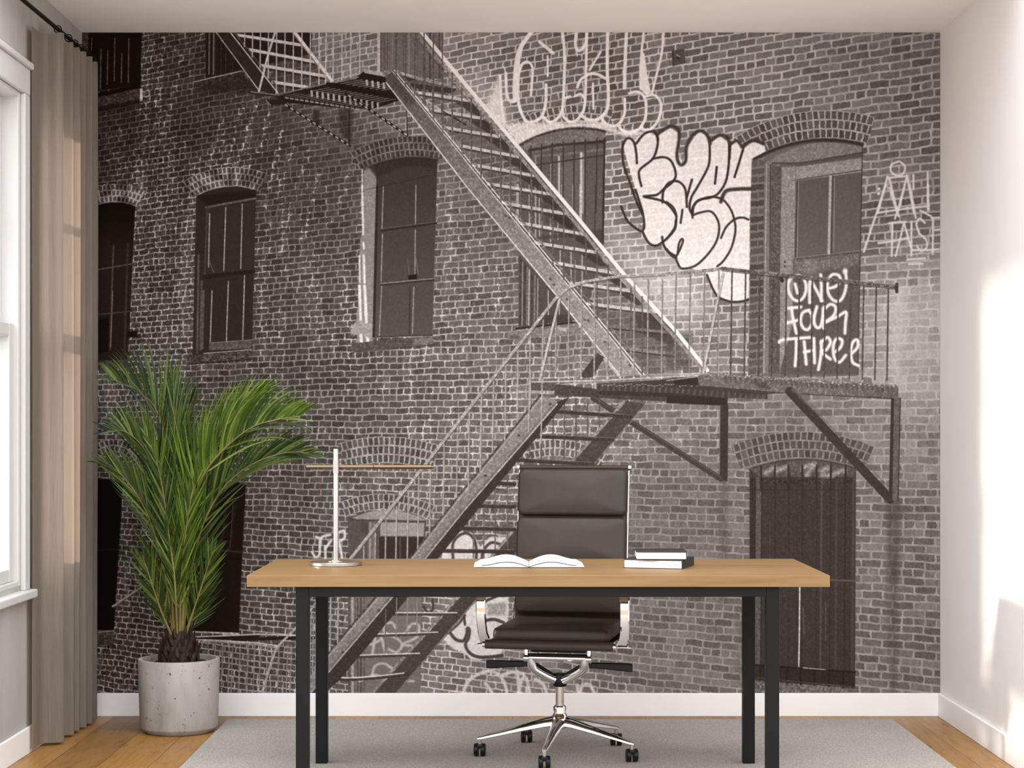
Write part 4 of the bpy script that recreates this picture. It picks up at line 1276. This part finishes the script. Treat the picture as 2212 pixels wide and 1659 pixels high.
BH = .0998
bm = B(); add_box(bm, XL, XR, YB - .013, YB + .003, 0, BH, .003); struct(link('baseboard_back', bm, m_trim))
bm = B(); add_box(bm, XL, XL + .013, Y0, YB - .013, 0, BH, .003); struct(link('baseboard_left', bm, m_trim))
bm = B(); add_box(bm, XR - .013, XR, Y0, YB - .013, 0, BH, .003); struct(link('baseboard_right', bm, m_trim))

# ---- mural
pic = paint_mural()
hh, ww = pic.shape[:2]
img = bpy.data.images.new('mural_print', ww, hh, alpha=False)
px = np.ones((hh, ww, 4), np.float32)
px[..., :3] = pic[::-1]
img.pixels.foreach_set(px.ravel())
img.update()
img.pack()
M = Mat('mural_paper', (128, 128, 128), .9, 0, .08)
it = M.n('ShaderNodeTexImage', image=img, extension='EXTEND', interpolation='Cubic')
tc = M.n('ShaderNodeTexCoord')
M.l(tc.outputs['UV'], it.inputs['Vector'])
gain = M.n('ShaderNodeMix', data_type='RGBA', blend_type='MULTIPLY')
gain.inputs['Factor'].default_value = 1.0
gain.inputs[7].default_value = MURAL_GAIN
M.l(it.outputs['Color'], gain.inputs[6])
M.base(gain.outputs[2])
a, b = at(MX0, MY0, YB), at(MX1, MY1, YB)
bm = B()
x0, x1, z0, z1 = max(a.x, XL + .0005), min(b.x, XR - .0005), BH, min(a.z, ZC - .0005)
add_box(bm, x0, x1, YB, YB + .003, z0, z1)
uv = bm.loops.layers.uv.new('UVMap')
for f in bm.faces:
    for lp in f.loops:
        co = lp.vert.co
        lp[uv].uv = ((co.x - a.x) / (b.x - a.x), (co.z - b.z) / (a.z - b.z))
tag(link('wall_mural', bm, M.m), 'black and white mural of a graffitied brick building with fire escape covering the back wall', 'mural')

# ---- rug
ra = 1.233 * FPX / 630
bm = B(); add_box(bm, -1.208, 1.61, 4.9, ra, 0, .009, .004)
tag(link('rug', bm, m_rug), 'large flat grey woven rug on the oak floor under the desk', 'rug')
RZ = .009

# ---------------------------------------------------------------- curtain and rod
rod = thing('curtain_rod', 'thin black curtain rod below the ceiling on the window wall', 'curtain rod', (0, 0, 0))
r0, r1 = Vector((-1.800, 5.75, 2.802)), Vector((-1.774, 7.86, 2.802))
bm = B(); add_tube(bm, [r0, r1], .0085, 14); link('rod', bm, m_black, rod, .6)
for p in (r0, r1):
    bm = B(); bmesh.ops.create_uvsphere(bm, u_segments=14, v_segments=10, radius=.0125, matrix=Matrix.Translation(p)); link('finial', bm, m_black, rod, .9)
for y in (5.9, 7.835):
    x = r0.x + (r1.x - r0.x) * (y - r0.y) / (r1.y - r0.y)
    bm = B()
    add_tube(bm, [(XL, y, 2.802), (x, y, 2.802)], .005, 10)
    add_tube(bm, [(XL, y, 2.802), (XL + .006, y, 2.802)], .018, 16)
    link('bracket', bm, m_black, rod, .6)

folds = [(7.046, -1.838), (7.10, -1.846), (7.185, -1.842), (7.215, -1.815), (7.225, -1.775), (7.255, -1.757), (7.285, -1.775), (7.30, -1.815), (7.33, -1.838), (7.375, -1.83), (7.398, -1.79), (7.42, -1.760), (7.447, -1.775), (7.462, -1.815), (7.478, -1.832),
         (7.492, -1.81), (7.503, -1.775), (7.522, -1.757), (7.543, -1.772), (7.556, -1.81), (7.57, -1.830), (7.583, -1.81), (7.594, -1.77), (7.612, -1.752), (7.634, -1.768), (7.65, -1.81), (7.664, -1.826),
         (7.678, -1.80), (7.692, -1.765), (7.712, -1.748), (7.735, -1.765), (7.752, -1.81), (7.768, -1.822), (7.782, -1.80), (7.80, -1.765), (7.82, -1.752), (7.84, -1.765), (7.85, -1.80)]
folds = [(y, max(x, -1.829) if x < -1.8 else x) for y, x in folds]
path = spline([(x, y, 0) for y, x in folds], 5)
for p in path:
    p.x = max(p.x, -1.832)
bm = B()
zs = [.012, .014, .05, .05001, .4, .8, 1.3, 1.8, 2.2, 2.5, 2.68, 2.74, 2.77]
rows = []
for k, z in enumerate(zs):
    row = []
    for i, p in enumerate(path):
        t = max(0.0, (z - 2.3) / .5)
        sway = .004 * math.sin(i * .35 + z * 1.3)
        zz = z
        if k == len(zs) - 1:
            zz = 2.785 - .02 * (1 - min(1, max(0, (p.x + 1.85) / .09)))
        rx = -1.775 - .028 * t * 0
        row.append(bm.verts.new((p.x + sway * .4 * (1 - t), p.y + sway, zz)))
    rows.append(row)
for a_, b_ in zip(rows, rows[1:]):
    for i in range(len(path) - 1):
        bm.faces.new((a_[i], a_[i + 1], b_[i + 1], b_[i]))
cur = thing('curtain', 'taupe linen curtain gathered in folds beside the window', 'curtain', (0, 0, 0))
link('panel', bm, m_curtain, cur, 1.2)
for y, x in [f for f in folds if f[1] > -1.762]:
    bm = B()
    cx = r0.x + (r1.x - r0.x) * (y - r0.y) / (r1.y - r0.y)
    pts = [Vector((cx + .014 * math.cos(t), y, 2.802 + .014 * math.sin(t))) for t in [2 * math.pi * k / 20 for k in range(21)]]
    add_tube(bm, pts, .0022, 8, False)
    add_tube(bm, [(cx, y, 2.789), (x, y, 2.778)], .0022, 8)
    link('curtain_ring', bm, m_black, cur, .9)

# ---------------------------------------------------------------- desk
DT, DF, DBK = .749, 6.146, 6.939
dx0, dx1 = -.882, 1.054
desk = thing('desk', 'large oak topped desk with square black steel legs', 'desk', ((dx0 + dx1) / 2, (DF + DBK) / 2, RZ))
ox, oy = (dx0 + dx1) / 2, (DF + DBK) / 2
lx0, lx1, ly0, ly1, LW, TT = -.7215, .8885, 6.165, 6.827, .0432, .0385
bm = B(); add_box(bm, dx0 - ox, dx1 - ox, DF - oy, DBK - oy, DT - TT - RZ, DT - RZ, .0016); link('tabletop', bm, m_oak, desk)
for x in (lx0, lx1 - LW):
    for y in (ly0, ly1 - LW):
        bm = B(); add_box(bm, x - ox, x + LW - ox, y - oy, y + LW - oy, 0, DT - TT - RZ, .002); link('leg', bm, m_black, desk)
zr0, zr1 = DT - TT - RZ - .0345, DT - TT - RZ
for y in (ly0, ly1 - LW):
    bm = B(); add_box(bm, lx0 + LW - ox, lx1 - LW - ox, y - oy, y + LW - oy, zr0, zr1, .0015); link('frame_rail', bm, m_black, desk)
for x in (lx0, lx1 - LW):
    bm = B(); add_box(bm, x - ox, x + LW - ox, ly0 + LW - oy, ly1 - LW - oy, zr0, zr1, .0015); link('frame_rail', bm, m_black, desk)

# ---- desk lamp
lamp = thing('desk_lamp', 'slim metal desk lamp with crossbar arm on the desk', 'lamp', (-.630, 6.61, DT))
bm = B(); add_lathe(bm, [(0, 0), (.088, 0), (.0935, .002), (.0935, .0115), (.0915, .0135), (.03, .0138), (.03, .0158), (0, .0158)], 64); link('base', bm, m_satin, lamp, .6)
bm = B(); add_lathe(bm, [(0, .0145), (.0165, .0145), (.0165, .019), (.0092, .0195), (.0092, .4135), (.0088, .415), (0, .415)], 32); link('pole', bm, m_satin, lamp, .6)
bm = B(); add_lathe(bm, [(.0095, .329), (.0108, .329), (.0108, .374), (.0095, .374)], 32, cap=True); link('collar', bm, m_satin, lamp, .6)
ay, az = .0155, .3505
bm = B(); add_tube(bm, [(-.1075, ay, az), (.1325, ay, az)], .0074, 20); arm = link('arm', bm, m_brass, lamp, .6)
bm = B(); add_tube(bm, [(.1345, ay, az), (.340, ay, az)], .0076, 20); link('light_tube', bm, m_brass, lamp, .6)
bm = B(); add_tube(bm, [(.1325, ay, az), (.1345, ay, az)], .0066, 20); link('joint', bm, m_plastic, lamp, .6)
bm = B(); add_tube(bm, [(.340, ay, az), (.3475, ay, az)], .0045, 16); link('end_cap', bm, m_brass, lamp, .6)

# ---- open book
bk = thing('open_book', 'open book with blank white pages lying on the desk before the chair', 'book', (.058, 6.475 + .125, DT))


def page_profile(sgn, top):
    pts = []
    for i in range(17):
        t = i / 16
        x = .0008 + t * .171
        h = .0045 + .0265 * math.sin(min(1, t * 2.1 + .03) * math.pi / 2) if t < .48 else .031 - .0175 * (.5 - .5 * math.cos((t - .48) / .52 * math.pi))
        pts.append((sgn * x, h))
    return pts


bm = B(); add_box(bm, -.188, .188, -.12, .12, 0, .0022, .0008); link('cover', bm, m_cover, bk)
for sgn in (-1, 1):
    bm = B()
    pr = page_profile(sgn, True)
    skew = .024
    for y, s in ((-.122, 0), (.122, 1)):
        pass
    up0 = [bm.verts.new((x, -.122, h)) for x, h in pr] + [bm.verts.new((sgn * .194, -.122, .0026))]
    up1 = [bm.verts.new((x, .122, h)) for x, h in pr] + [bm.verts.new((sgn * .194, .122, .0026))]
    lo0, lo1 = bm.verts.new((sgn * .0008, -.122, .0026)), bm.verts.new((sgn * .0008, .122, .0026))
    for i in range(len(up0) - 1):
        bm.faces.new((up0[i], up0[i + 1], up1[i + 1], up1[i])).smooth = True
    bm.faces.new(up0 + [lo0]); bm.faces.new(up1 + [lo1])
    bm.faces.new((up0[0], up1[0], lo1, lo0)); bm.faces.new((up0[-1], up1[-1], lo1, lo0))
    link('pages', bm, m_paper, bk, .5)
    # dark strip along the page fronts, standing in for shade between sheaves
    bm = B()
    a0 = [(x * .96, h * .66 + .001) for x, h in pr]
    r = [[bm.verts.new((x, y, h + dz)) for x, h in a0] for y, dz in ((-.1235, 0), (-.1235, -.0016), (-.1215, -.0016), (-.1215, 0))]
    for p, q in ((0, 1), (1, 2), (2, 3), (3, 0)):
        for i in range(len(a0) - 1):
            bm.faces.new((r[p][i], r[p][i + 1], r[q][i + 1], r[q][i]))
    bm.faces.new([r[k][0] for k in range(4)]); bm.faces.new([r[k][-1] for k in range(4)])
    link('page_gap_shade', bm, m_cover, bk)


def closed_book(name, label, w, d, h, loc, rz):
    t = thing(name, label, 'book', loc, rz, 'closed books on the desk')
    bm = B()
    c = .0026
    add_box(bm, -w / 2, w / 2, -d / 2, d / 2, 0, c, .0008)
    add_box(bm, -w / 2, w / 2, -d / 2, d / 2, h - c, h, .0008)
    add_box(bm, w / 2 - c, w / 2, -d / 2, d / 2, c * .5, h - c * .5, .0008)
    link('cover', bm, m_cover, t)
    bm = B(); add_box(bm, -w / 2 + .003, w / 2 - c, -d / 2 + .003, d / 2 - .003, c, h - c)
    link('pages', bm, m_edges, t)
    return t


th = math.radians(-17)
bw, bd = .209, .205
fr = Vector((.588, 6.412, 0))
cen = fr + Matrix.Rotation(th, 3, 'Z') @ Vector((-bw / 2, bd / 2, 0))
closed_book('closed_book', 'thicker black book with white page edges, lying flat on the desk under another book', bw, bd, .0315, (cen.x, cen.y, DT), th)
closed_book('closed_book', 'smaller black book resting on top of the other closed book', .176, .178, .0285, (.521, 6.523, DT + .0315), math.radians(-2))

# ---------------------------------------------------------------- office chair
CYAW = math.radians(-11)
ch = thing('office_chair', 'brown leather high back office chair with polished aluminium frame behind the desk', 'chair', (.178, 6.971, RZ), CYAW)
bm = B(); add_lathe(bm, [(0, .098), (.022, .098), (.03, .104), (.036, .122), (.034, .14), (.027, .150), (.024, .158), (0, .158)], 32); link('base_hub', bm, m_chrome, ch, .7)
bm = B(); add_lathe(bm, [(.0245, .156), (.0245, .18), (.022, .184), (.0205, .186), (0, .186)], 32); link('collar', bm, m_chrome, ch, .6)
bm = B(); add_lathe(bm, [(0, .15), (.0155, .15), (.0155, .27), (0, .27)], 32); link('gas_column', bm, m_satin, ch, .6)
first = None
for k in range(5):
    ang = math.radians(270 + 72 * k - 1)
    if first is None:
        bm = B()
        prof = [(.02, .128, .026, .019), (.06, .122, .021, .017), (.14, .105, .016, .0125), (.23, .085, .012, .009), (.298, .0705, .0095, .0065), (.312, .0675, .006, .005)]
        rings = []
        for (r_, z, hw, hh_) in prof:
            sec = [(-hw, -hh_ * .7), (-hw * .9, hh_ * .2), (-hw * .35, hh_), (hw * .35, hh_), (hw * .9, hh_ * .2), (hw, -hh_ * .7), (hw * .6, -hh_), (-hw * .6, -hh_)]
            rings.append([bm.verts.new((r_, a_, z + c_)) for a_, c_ in sec])
        for a_, b_ in zip(rings, rings[1:]):
            for i in range(8):
                j = (i + 1) % 8
                bm.faces.new((a_[i], a_[j], b_[j], b_[i]))
        bm.faces.new(rings[0]); bm.faces.new(rings[-1])
        lg = link('leg', bm, m_chrome, ch, .9)
        bm = B()
        for s in (-1, 1):
            c0 = [(0, s * .0045), (.0215, s * .0045), (.024, s * .007), (.024, s * .019), (.021, s * .0215), (0, s * .0215)]
            R = []
            for rr, yy in c0:
                if rr == 0:
                    R.append([bm.verts.new((0, yy, .0245))])
                else:
                    R.append([bm.verts.new((rr * math.cos(2 * math.pi * i / 28), yy, .0245 + rr * math.sin(2 * math.pi * i / 28))) for i in range(28)])
            for a_, b_ in zip(R, R[1:]):
                for i in range(28):
                    j = (i + 1) % 28
                    u = []
                    for q in (a_[i % len(a_)], a_[j % len(a_)], b_[j % len(b_)], b_[i % len(b_)]):
                        if q not in u:
                            u.append(q)
                    bm.faces.new(u)
        add_box(bm, -.017, .017, -.012, .012, .03, .047, .003)
        cs = link('caster', bm, m_plastic, lg, .7, (.302, 0, 0))
        bm = B(); add_lathe(bm, [(0, .042), (.0085, .042), (.0085, .067), (0, .067)], 18, (.302, 0)); stm = link('caster_stem', bm, m_chrome, lg, .6)
        cs.rotation_euler = (0, 0, math.radians(90) - ang - CYAW)
        first = lg
        kids = [cs, stm]
    else:
        lg = first.copy(); COL.objects.link(lg); lg.parent = ch
        for c_ in kids:
            d_ = c_.copy(); COL.objects.link(d_); d_.parent = lg
            if c_ is cs:
                d_.rotation_euler = (0, 0, math.radians(90 + (0, 6, -9, 4, -5)[k]) - ang - CYAW)
    lg.rotation_euler = (0, 0, ang)
# tilt mechanism
bm = B()
add_lathe(bm, [(0, .258), (.023, .258), (.027, .264), (.027, .300), (.023, .307), (0, .307)], 28)
link('tilt_housing', bm, m_plastic, ch, .6)
for s in (-1, 1):
    bm = B()
    add_tube(bm, spline([(s * .015, -.004, .284), (s * .05, -.012, .300), (s * .09, -.026, .325), (s * .102, -.036, .345), (s * .104, -.042, .372)], 5), [.025 - .00025 * q for q in range(21)], 14, True, .8)
    link('yoke_arm', bm, m_chrome, ch, .8)
    bm = B()
    add_tube(bm, [(s * .104, -.042, .368), (s * .128, -.042, .368)], .0165, 18); add_box(bm, min(s * .112, s * .126), max(s * .112, s * .126), -.054, -.028, .36, .412, .003)
    link('pivot', bm, m_chrome, ch, .6)
bm = B(); add_tube(bm, [(-.106, -.044, .370), (.106, -.044, .370)], .0155, 20); link('crossbar', bm, m_chrome, ch, .6)
bm = B(); add_box(bm, -.105, .105, -.03, .20, .388, .414, .005); link('seat_support', bm, m_plastic, ch)
for s in (-1, 1):
    bm = B()
    y_ = -.02
    add_band(bm, [(s * .02, y_, .300), (s * .085, y_, .338), (s * .13, y_, .342), (s * .20, y_, .340), (s * .265, y_, .337), (s * .278, y_, .336)], [.016, .018, .022, .026, .032, .028], .013, (0, 0, 1))
    link('lever', bm, m_plastic, ch)
# sling profile: seat, bend, back
SW = .232
prof = spline([(-.235, .440), (-.12, .437), (.05, .432), (.15, .432), (.205, .447), (.238, .50), (.258, .58), (.285, .75), (.312, .92), (.338, 1.07)], 6)
prof = [(p.x, p.y) for p in [Vector((a_[0], a_[1], 0)) for a_ in prof]]


def sling(i0, i1, w, th_, name):
    bm = B()
    sub = prof[i0:i1]
    add_band(bm, [(0, y, z) for y, z in sub], w, th_, (1, 0, 0))
    return link(name, bm, m_leather, ch, .6)


sling(0, 27, SW * 2 - .01, .010, 'seat_sling')
BWD = .219
sling(28, len(prof), BWD * 2 - .004, .010, 'back_sling')
bm = B(); add_tube(bm, [(-SW - .004, -.238, .4385), (SW + .004, -.238, .4385)], .0168, 20, up=Vector((0, 0, 1))); link('seat_front_roll', bm, m_leather, ch, .6)
bm = B(); add_tube(bm, [(-BWD + .002, .340, 1.074), (BWD - .002, .340, 1.074)], .010, 18); link('back_top_roll', bm, m_leather, ch, .6)
for s in (-1, 1):
    bm = B()
    add_band(bm, [(s * (SW - .001 - (SW - BWD) * min(1, max(0, (z - .45) / .1))), y + .008, z) for y, z in prof], .006, .022, (1, 0, 0))
    link('side_rail', bm, m_chrome, ch, .5)
    bm = B(); add_tube(bm, [(s * (BWD - .002), .340, 1.074), (s * (BWD + .009), .340, 1.074)], .0125, 20); link('top_knob', bm, m_chrome, ch, .6)
    bm = B(); add_tube(bm, [(s * (SW + .002), -.238, .4385), (s * (SW + .014), -.238, .4385)], .012, 20); link('front_knob', bm, m_chrome, ch, .6)
    bm = B()
    ax = s * (SW + .036)
    pts = spline([(ax - s * .014, -.135, .428), (ax - s * .004, -.150, .47), (ax, -.168, .54), (ax, -.165, .61), (ax, -.125, .665), (ax, -.03, .688), (ax, .10, .690), (ax, .20, .675), (ax, .262, .62), (ax - s * .016, .275, .575)], 5)
    add_band(bm, pts, [.036 if k > 4 else .040 for k in range(len(pts))], .012, (1, 0, 0))
    link('armrest', bm, m_chrome, ch, .6)
    bm = B(); add_box(bm, min(ax - s * .045, ax + s * .022), max(ax - s * .045, ax + s * .022), -.15, -.115, .4235, .4275, .001); link('arm_plate', bm, m_chrome, ch)
# cushions
bm = B(); rounded_slab(bm, -.215, .218, -.222, .19, .4495, .494, .02, .006, edge=.008); link('seat_cushion', bm, m_leather, ch, .7)
p0, p1 = Vector((0, .243, .502)), Vector((0, .333, 1.07))
dirv = (p1 - p0).normalized()
nrm = Vector((0, -dirv.z, dirv.y))
L_ = (p1 - p0).length
for k in range(3):
    bm = B()
    a_, b_ = L_ * k / 3 + .004, L_ * (k + 1) / 3 - .004
    rounded_slab(bm, -BWD + .004, BWD - .004, a_, b_, .004, .036, .022, .009, edge=.013)
    bulge = [0, .010, .004][0]
    for v in bm.verts:
        x, y, z = v.co
        t = y / L_
        base = Vector((0, .2405 + .0925 * t + .014 * math.sin(t * math.pi) * -0.2, .502 + .568 * t))
        v.co = Vector((x, 0, 0)) + base + nrm * z
    link('back_pad', bm, m_leather, ch, .7)

# ---------------------------------------------------------------- potted palm
PX, PY = -1.363, 7.57
palm = thing('potted_palm', 'tall green feather leaf palm in a pale concrete pot by the curtain', 'plant', (PX, PY, 0))
bm = B()
add_lathe(bm, [(0, 0), (.132, 0), (.136, .002), (.156, .021), (.1575, .024), (.1655, .292), (.164, .2985), (.158, .300), (.149, .2985), (.147, .294), (.145, .268), (0, .268)], 72)
link('pot', bm, m_concrete, palm, .5)
bm = B()
rg = add_lathe(bm, [(.1462, .2725), (.12, .279), (.09, .283), (.05, .286), (0, .287)], 48, cap=False)
for rr in rg:
    for v in rr:
        v.co.z += random.uniform(-.004, .004)
link('soil', bm, m_soil, palm, 1.0)
# trunk: overlapping pointed leaf bases
bm = B()
add_lathe(bm, [(0, .27), (.066, .27), (.072, .30), (.066, .335), (.05, .375), (.034, .41), (0, .42)], 24)
for row in range(5):
    nn = 11 - row
    for i in range(nn):
        a_ = 2 * math.pi * (i + .5 * (row % 2)) / nn
        z0 = .276 + .026 * row
        R0 = (.076, .0755, .070, .060, .047)[row]
        hgt = .052 + random.uniform(-.006, .014)
        wd = .034 - .003 * row
        ca, sa = math.cos(a_), math.sin(a_)
        T_ = Vector((-sa, ca, 0)); N_ = Vector((ca, sa, 0))
        flare = random.uniform(.004, .016)
        base = N_ * R0 + Vector((0, 0, z0))
        vs = [bm.verts.new(base + T_ * -wd / 2), bm.verts.new(base + T_ * wd / 2), bm.verts.new(base + T_ * wd * .42 + Vector((0, 0, hgt * .55)) + N_ * .002), bm.verts.new(base + Vector((0, 0, hgt)) + N_ * flare + T_ * random.uniform(-.006, .006)),
              bm.verts.new(base + T_ * -wd * .42 + Vector((0, 0, hgt * .55)) + N_ * .002), bm.verts.new(base + N_ * .009 + Vector((0, 0, hgt * .35))), bm.verts.new(base + N_ * -.012 + Vector((0, 0, hgt * .3)))]
        o_ = [vs[0], vs[1], vs[2], vs[3], vs[4]]
        for q in range(5):
            bm.faces.new((o_[q], o_[(q + 1) % 5], vs[5]))
            bm.faces.new((o_[(q + 1) % 5], o_[q], vs[6]))
link('trunk', bm, m_bark, palm, .5)

GRAV = Vector((0, 0, -1))


def frond(ctrl, nl, length, mats, spread=.62, start=.16, droop=.25, width=.011, side_bias=0.0, rad=.0075, lift=0.0, bend=.15):
    """ctrl: (px, py, dy) points from the crown outwards; dy is the offset in depth from the trunk"""
    P = [at(x, y, PY + dy) - Vector((PX, PY, 0)) for x, y, dy in ctrl]
    pts = spline(P, 8)
    n = len(pts)
    bm = B()
    add_tube(bm, pts, [rad * (1 - .86 * (i / (n - 1)) ** .8) for i in range(n)], 8, True, .75)
    st = link('frond', bm, mats[1], palm, .9)
    bm = B()
    fr_ = frames(pts, Vector((0, 1, 0)))
    tot = [0]
    for a_, b_ in zip(pts, pts[1:]):
        tot.append(tot[-1] + (b_ - a_).length)
    for i in range(nl):
        t = start + (1 - start) * (i + random.random() * .6) / nl
        s = t * tot[-1]
        k = max(j for j in range(n) if tot[j] <= s + 1e-9)
        k = min(k, n - 2)
        u = (s - tot[k]) / max(1e-6, tot[k + 1] - tot[k])
        p = pts[k].lerp(pts[k + 1], u)
        T_ = (pts[k + 1] - pts[k]).normalized()
        view = Vector((0, 1, 0))
        S0 = T_.cross(view).normalized()                    # lies across the frond, facing the eye
        for sg in (-1, 1):
            if side_bias and random.random() < abs(side_bias) and (sg > 0) == (side_bias > 0):
                continue
            env = math.sin(min(1.0, (t - start) / (1 - start) * .86 + .16) * math.pi) ** .55
            ln = length * max(.28, env) * random.uniform(.86, 1.1)
            ang = spread * (1.0 - .45 * t) * random.uniform(.85, 1.15)
            d = (T_ * math.cos(ang) + S0 * sg * math.sin(ang) + view * random.uniform(-.22, .22) + Vector((0, 0, lift))).normalized()
            m = 6
            pos = p.copy()
            w0 = width * random.uniform(.85, 1.15)
            nrm_ = d.cross(S0.cross(d)).normalized()
            prev = None
            cv = T_ * bend * random.uniform(.6, 1.3)
            wn = (view * -1 + T_ * random.uniform(-.2, .2) + S0 * random.uniform(-.5, .5)).normalized()
            for q in range(m + 1):
                f = q / m
                side = d.cross(wn).normalized()
                w_ = w0 * (.55 + .9 * f if f < .3 else (1 - ((f - .3) / .7) ** 1.7) * .82 + .02)
                c_ = pos + wn * (w_ * .16)
                pos2 = pos.copy()
                X_ = pos2.x + PX
                if X_ < -1.715:
                    pos2.x += (-1.715 - X_) * .9
                    pos2.y -= (-1.715 - X_) * .3
                if pos2.y + PY > 7.945:
                    pos2.y = 7.945 - PY
                row = [bm.verts.new(pos2 - side * w_ / 2), bm.verts.new(pos2 - wn * (w_ * .18)), bm.verts.new(pos2 + side * w_ / 2)]
                if prev:
                    for e in range(2):
                        bm.faces.new((prev[e], prev[e + 1], row[e + 1], row[e])).smooth = True
                prev = row
                pos = pos + d * (ln / m)
                d = (d + GRAV * droop * (ln / m) * (1.5 + 4 * f) + cv * (ln / m) * 4).normalized()
    me = bpy.data.meshes.new('leaflets')
    bm.to_mesh(me)
    bm.free()
    me.materials.append(mats[0])
    o = bpy.data.objects.new('leaflets', me)
    COL.objects.link(o)
    o.parent = st
    return st


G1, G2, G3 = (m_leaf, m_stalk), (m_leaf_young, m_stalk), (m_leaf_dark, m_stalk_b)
# back row first
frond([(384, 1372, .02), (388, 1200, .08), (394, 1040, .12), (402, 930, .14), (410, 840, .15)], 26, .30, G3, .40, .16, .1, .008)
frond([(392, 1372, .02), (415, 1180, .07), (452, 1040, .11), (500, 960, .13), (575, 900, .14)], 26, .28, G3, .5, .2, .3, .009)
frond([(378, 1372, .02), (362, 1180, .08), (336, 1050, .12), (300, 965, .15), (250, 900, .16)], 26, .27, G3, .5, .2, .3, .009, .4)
# main fronds: (crown to tip), pairs, length, colours, spread, first leaflet, droop, width, one-sidedness, stalk, lift, bend
frond([(380, 1372, 0), (374, 1220, 0), (366, 1060, .01), (355, 955, .02), (339, 889, .03), (304, 848, .03), (266, 828, .02), (240, 820, 0)], 88, .36, G1, .80, .30, 1.0, .0095, .75, .0085, .42, .6)
frond([(393, 1372, -.01), (404, 1180, -.05), (424, 1066, -.09), (442, 1022, -.12), (482, 972, -.16), (544, 923, -.2), (606, 905, -.23), (650, 899, -.25)], 110, .36, G2, .85, .18, 1.25, .010, -.9, .0105, .25, .8)
frond([(394, 1372, 0), (412, 1240, -.02), (440, 1130, -.05), (486, 1050, -.08), (550, 1000, -.1), (618, 978, -.12), (672, 978, -.13)], 88, .31, G1, .46, .14, .7, .0095, -.72, .0085, .05, .4)
frond([(392, 1372, .01), (408, 1220, .02), (430, 1080, .02), (465, 960, .02), (515, 880, .01), (580, 835, 0)], 56, .27, G2, .48, .2, .3, .010, -.45, .0075, .05, .3)
frond([(374, 1372, -.01), (356, 1240, -.04), (326, 1130, -.07), (290, 1060, -.09), (245, 1010, -.1), (222, 998, -.1)], 66, .27, G1, .44, .14, .6, .010, .55, .0075, .05, .3)
frond([(377, 1372, -.02), (364, 1200, -.05), (346, 1060, -.08), (318, 980, -.1), (276, 935, -.12), (232, 930, -.13)], 70, .29, G1, .6, .26, .9, .0105, .7, .0085, .2, .45)
frond([(383, 1372, -.03), (377, 1250, -.06), (364, 1150, -.08), (352, 1060, -.1), (335, 985, -.12), (318, 940, -.13)], 40, .22, G1, .45, .14, .25, .009)
frond([(388, 1372, -.02), (392, 1240, -.05), (404, 1130, -.08), (418, 1050, -.1), (432, 990, -.12)], 40, .22, G2, .4, .14, .2, .009)
frond([(386, 1372, -.01), (384, 1200, -.02), (380, 1040, -.01), (376, 900, 0), (374, 800, .01)], 26, .24, G1, .26, .3, .05, .008)
# short low ones
frond([(372, 1376, -.02), (352, 1330, -.05), (334, 1280, -.08), (318, 1230, -.1), (306, 1195, -.12)], 24, .17, G1, .5, .12, .2, .008)
frond([(399, 1376, -.02), (418, 1320, -.05), (436, 1265, -.08), (452, 1215, -.1), (466, 1180, -.11)], 24, .18, G1, .5, .12, .2, .008)
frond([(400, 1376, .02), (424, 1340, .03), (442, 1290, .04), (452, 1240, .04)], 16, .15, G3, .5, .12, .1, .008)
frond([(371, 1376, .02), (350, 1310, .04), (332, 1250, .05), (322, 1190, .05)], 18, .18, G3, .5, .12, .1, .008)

# ---------------------------------------------------------------- light and camera
sc = bpy.context.scene
w = bpy.data.worlds.new('sky')
sc.world = w
w.use_nodes = True
bg = w.node_tree.nodes['Background']
wn, wl = w.node_tree.nodes, w.node_tree.links
tcw, sep, rp = wn.new('ShaderNodeTexCoord'), wn.new('ShaderNodeSeparateXYZ'), wn.new('ShaderNodeMapRange')
wl.new(tcw.outputs['Generated'], sep.inputs[0])
rp.inputs['From Min'].default_value, rp.inputs['From Max'].default_value = 0.0, .9
rp.inputs['To Min'].default_value, rp.inputs['To Max'].default_value = WORLD, WORLD_UP     # hazy sky, brighter overhead
wl.new(sep.outputs['Z'], rp.inputs['Value'])
bg.inputs['Color'].default_value = (.915, .958, 1.0, 1)
wl.new(rp.outputs['Result'], bg.inputs['Strength'])
sun = bpy.data.lights.new('sun', 'SUN')
sun.energy = SUN
sun.angle = math.radians(3.5)
sun.color = (1.0, .91, .81)
so = bpy.data.objects.new('sun', sun)
COL.objects.link(so)
so.location = (-6, 5, 4)
so.rotation_euler = Vector((3.70, .34, -.656)).to_track_quat('-Z', 'Y').to_euler()

cam = bpy.data.cameras.new('camera')
co = bpy.data.objects.new('camera', cam)
COL.objects.link(co)
co.location = (0, 0, CAMZ)
co.rotation_euler = (math.radians(90), 0, 0)
cam.sensor_fit = 'HORIZONTAL'
cam.sensor_width = 36.0
cam.lens = 36.0 * FPX / 2212.0
cam.shift_x = -(CX - 1106.0) / 2212.0
cam.shift_y = (CY - 829.5) / 2212.0
cam.clip_start = .05
sc.camera = co
vs_ = sc.view_settings
vs_.view_transform = 'Standard'
vs_.look = 'None'
vs_.gamma = 1.0
vs_.use_curve_mapping = False
vs_.exposure = EXPO
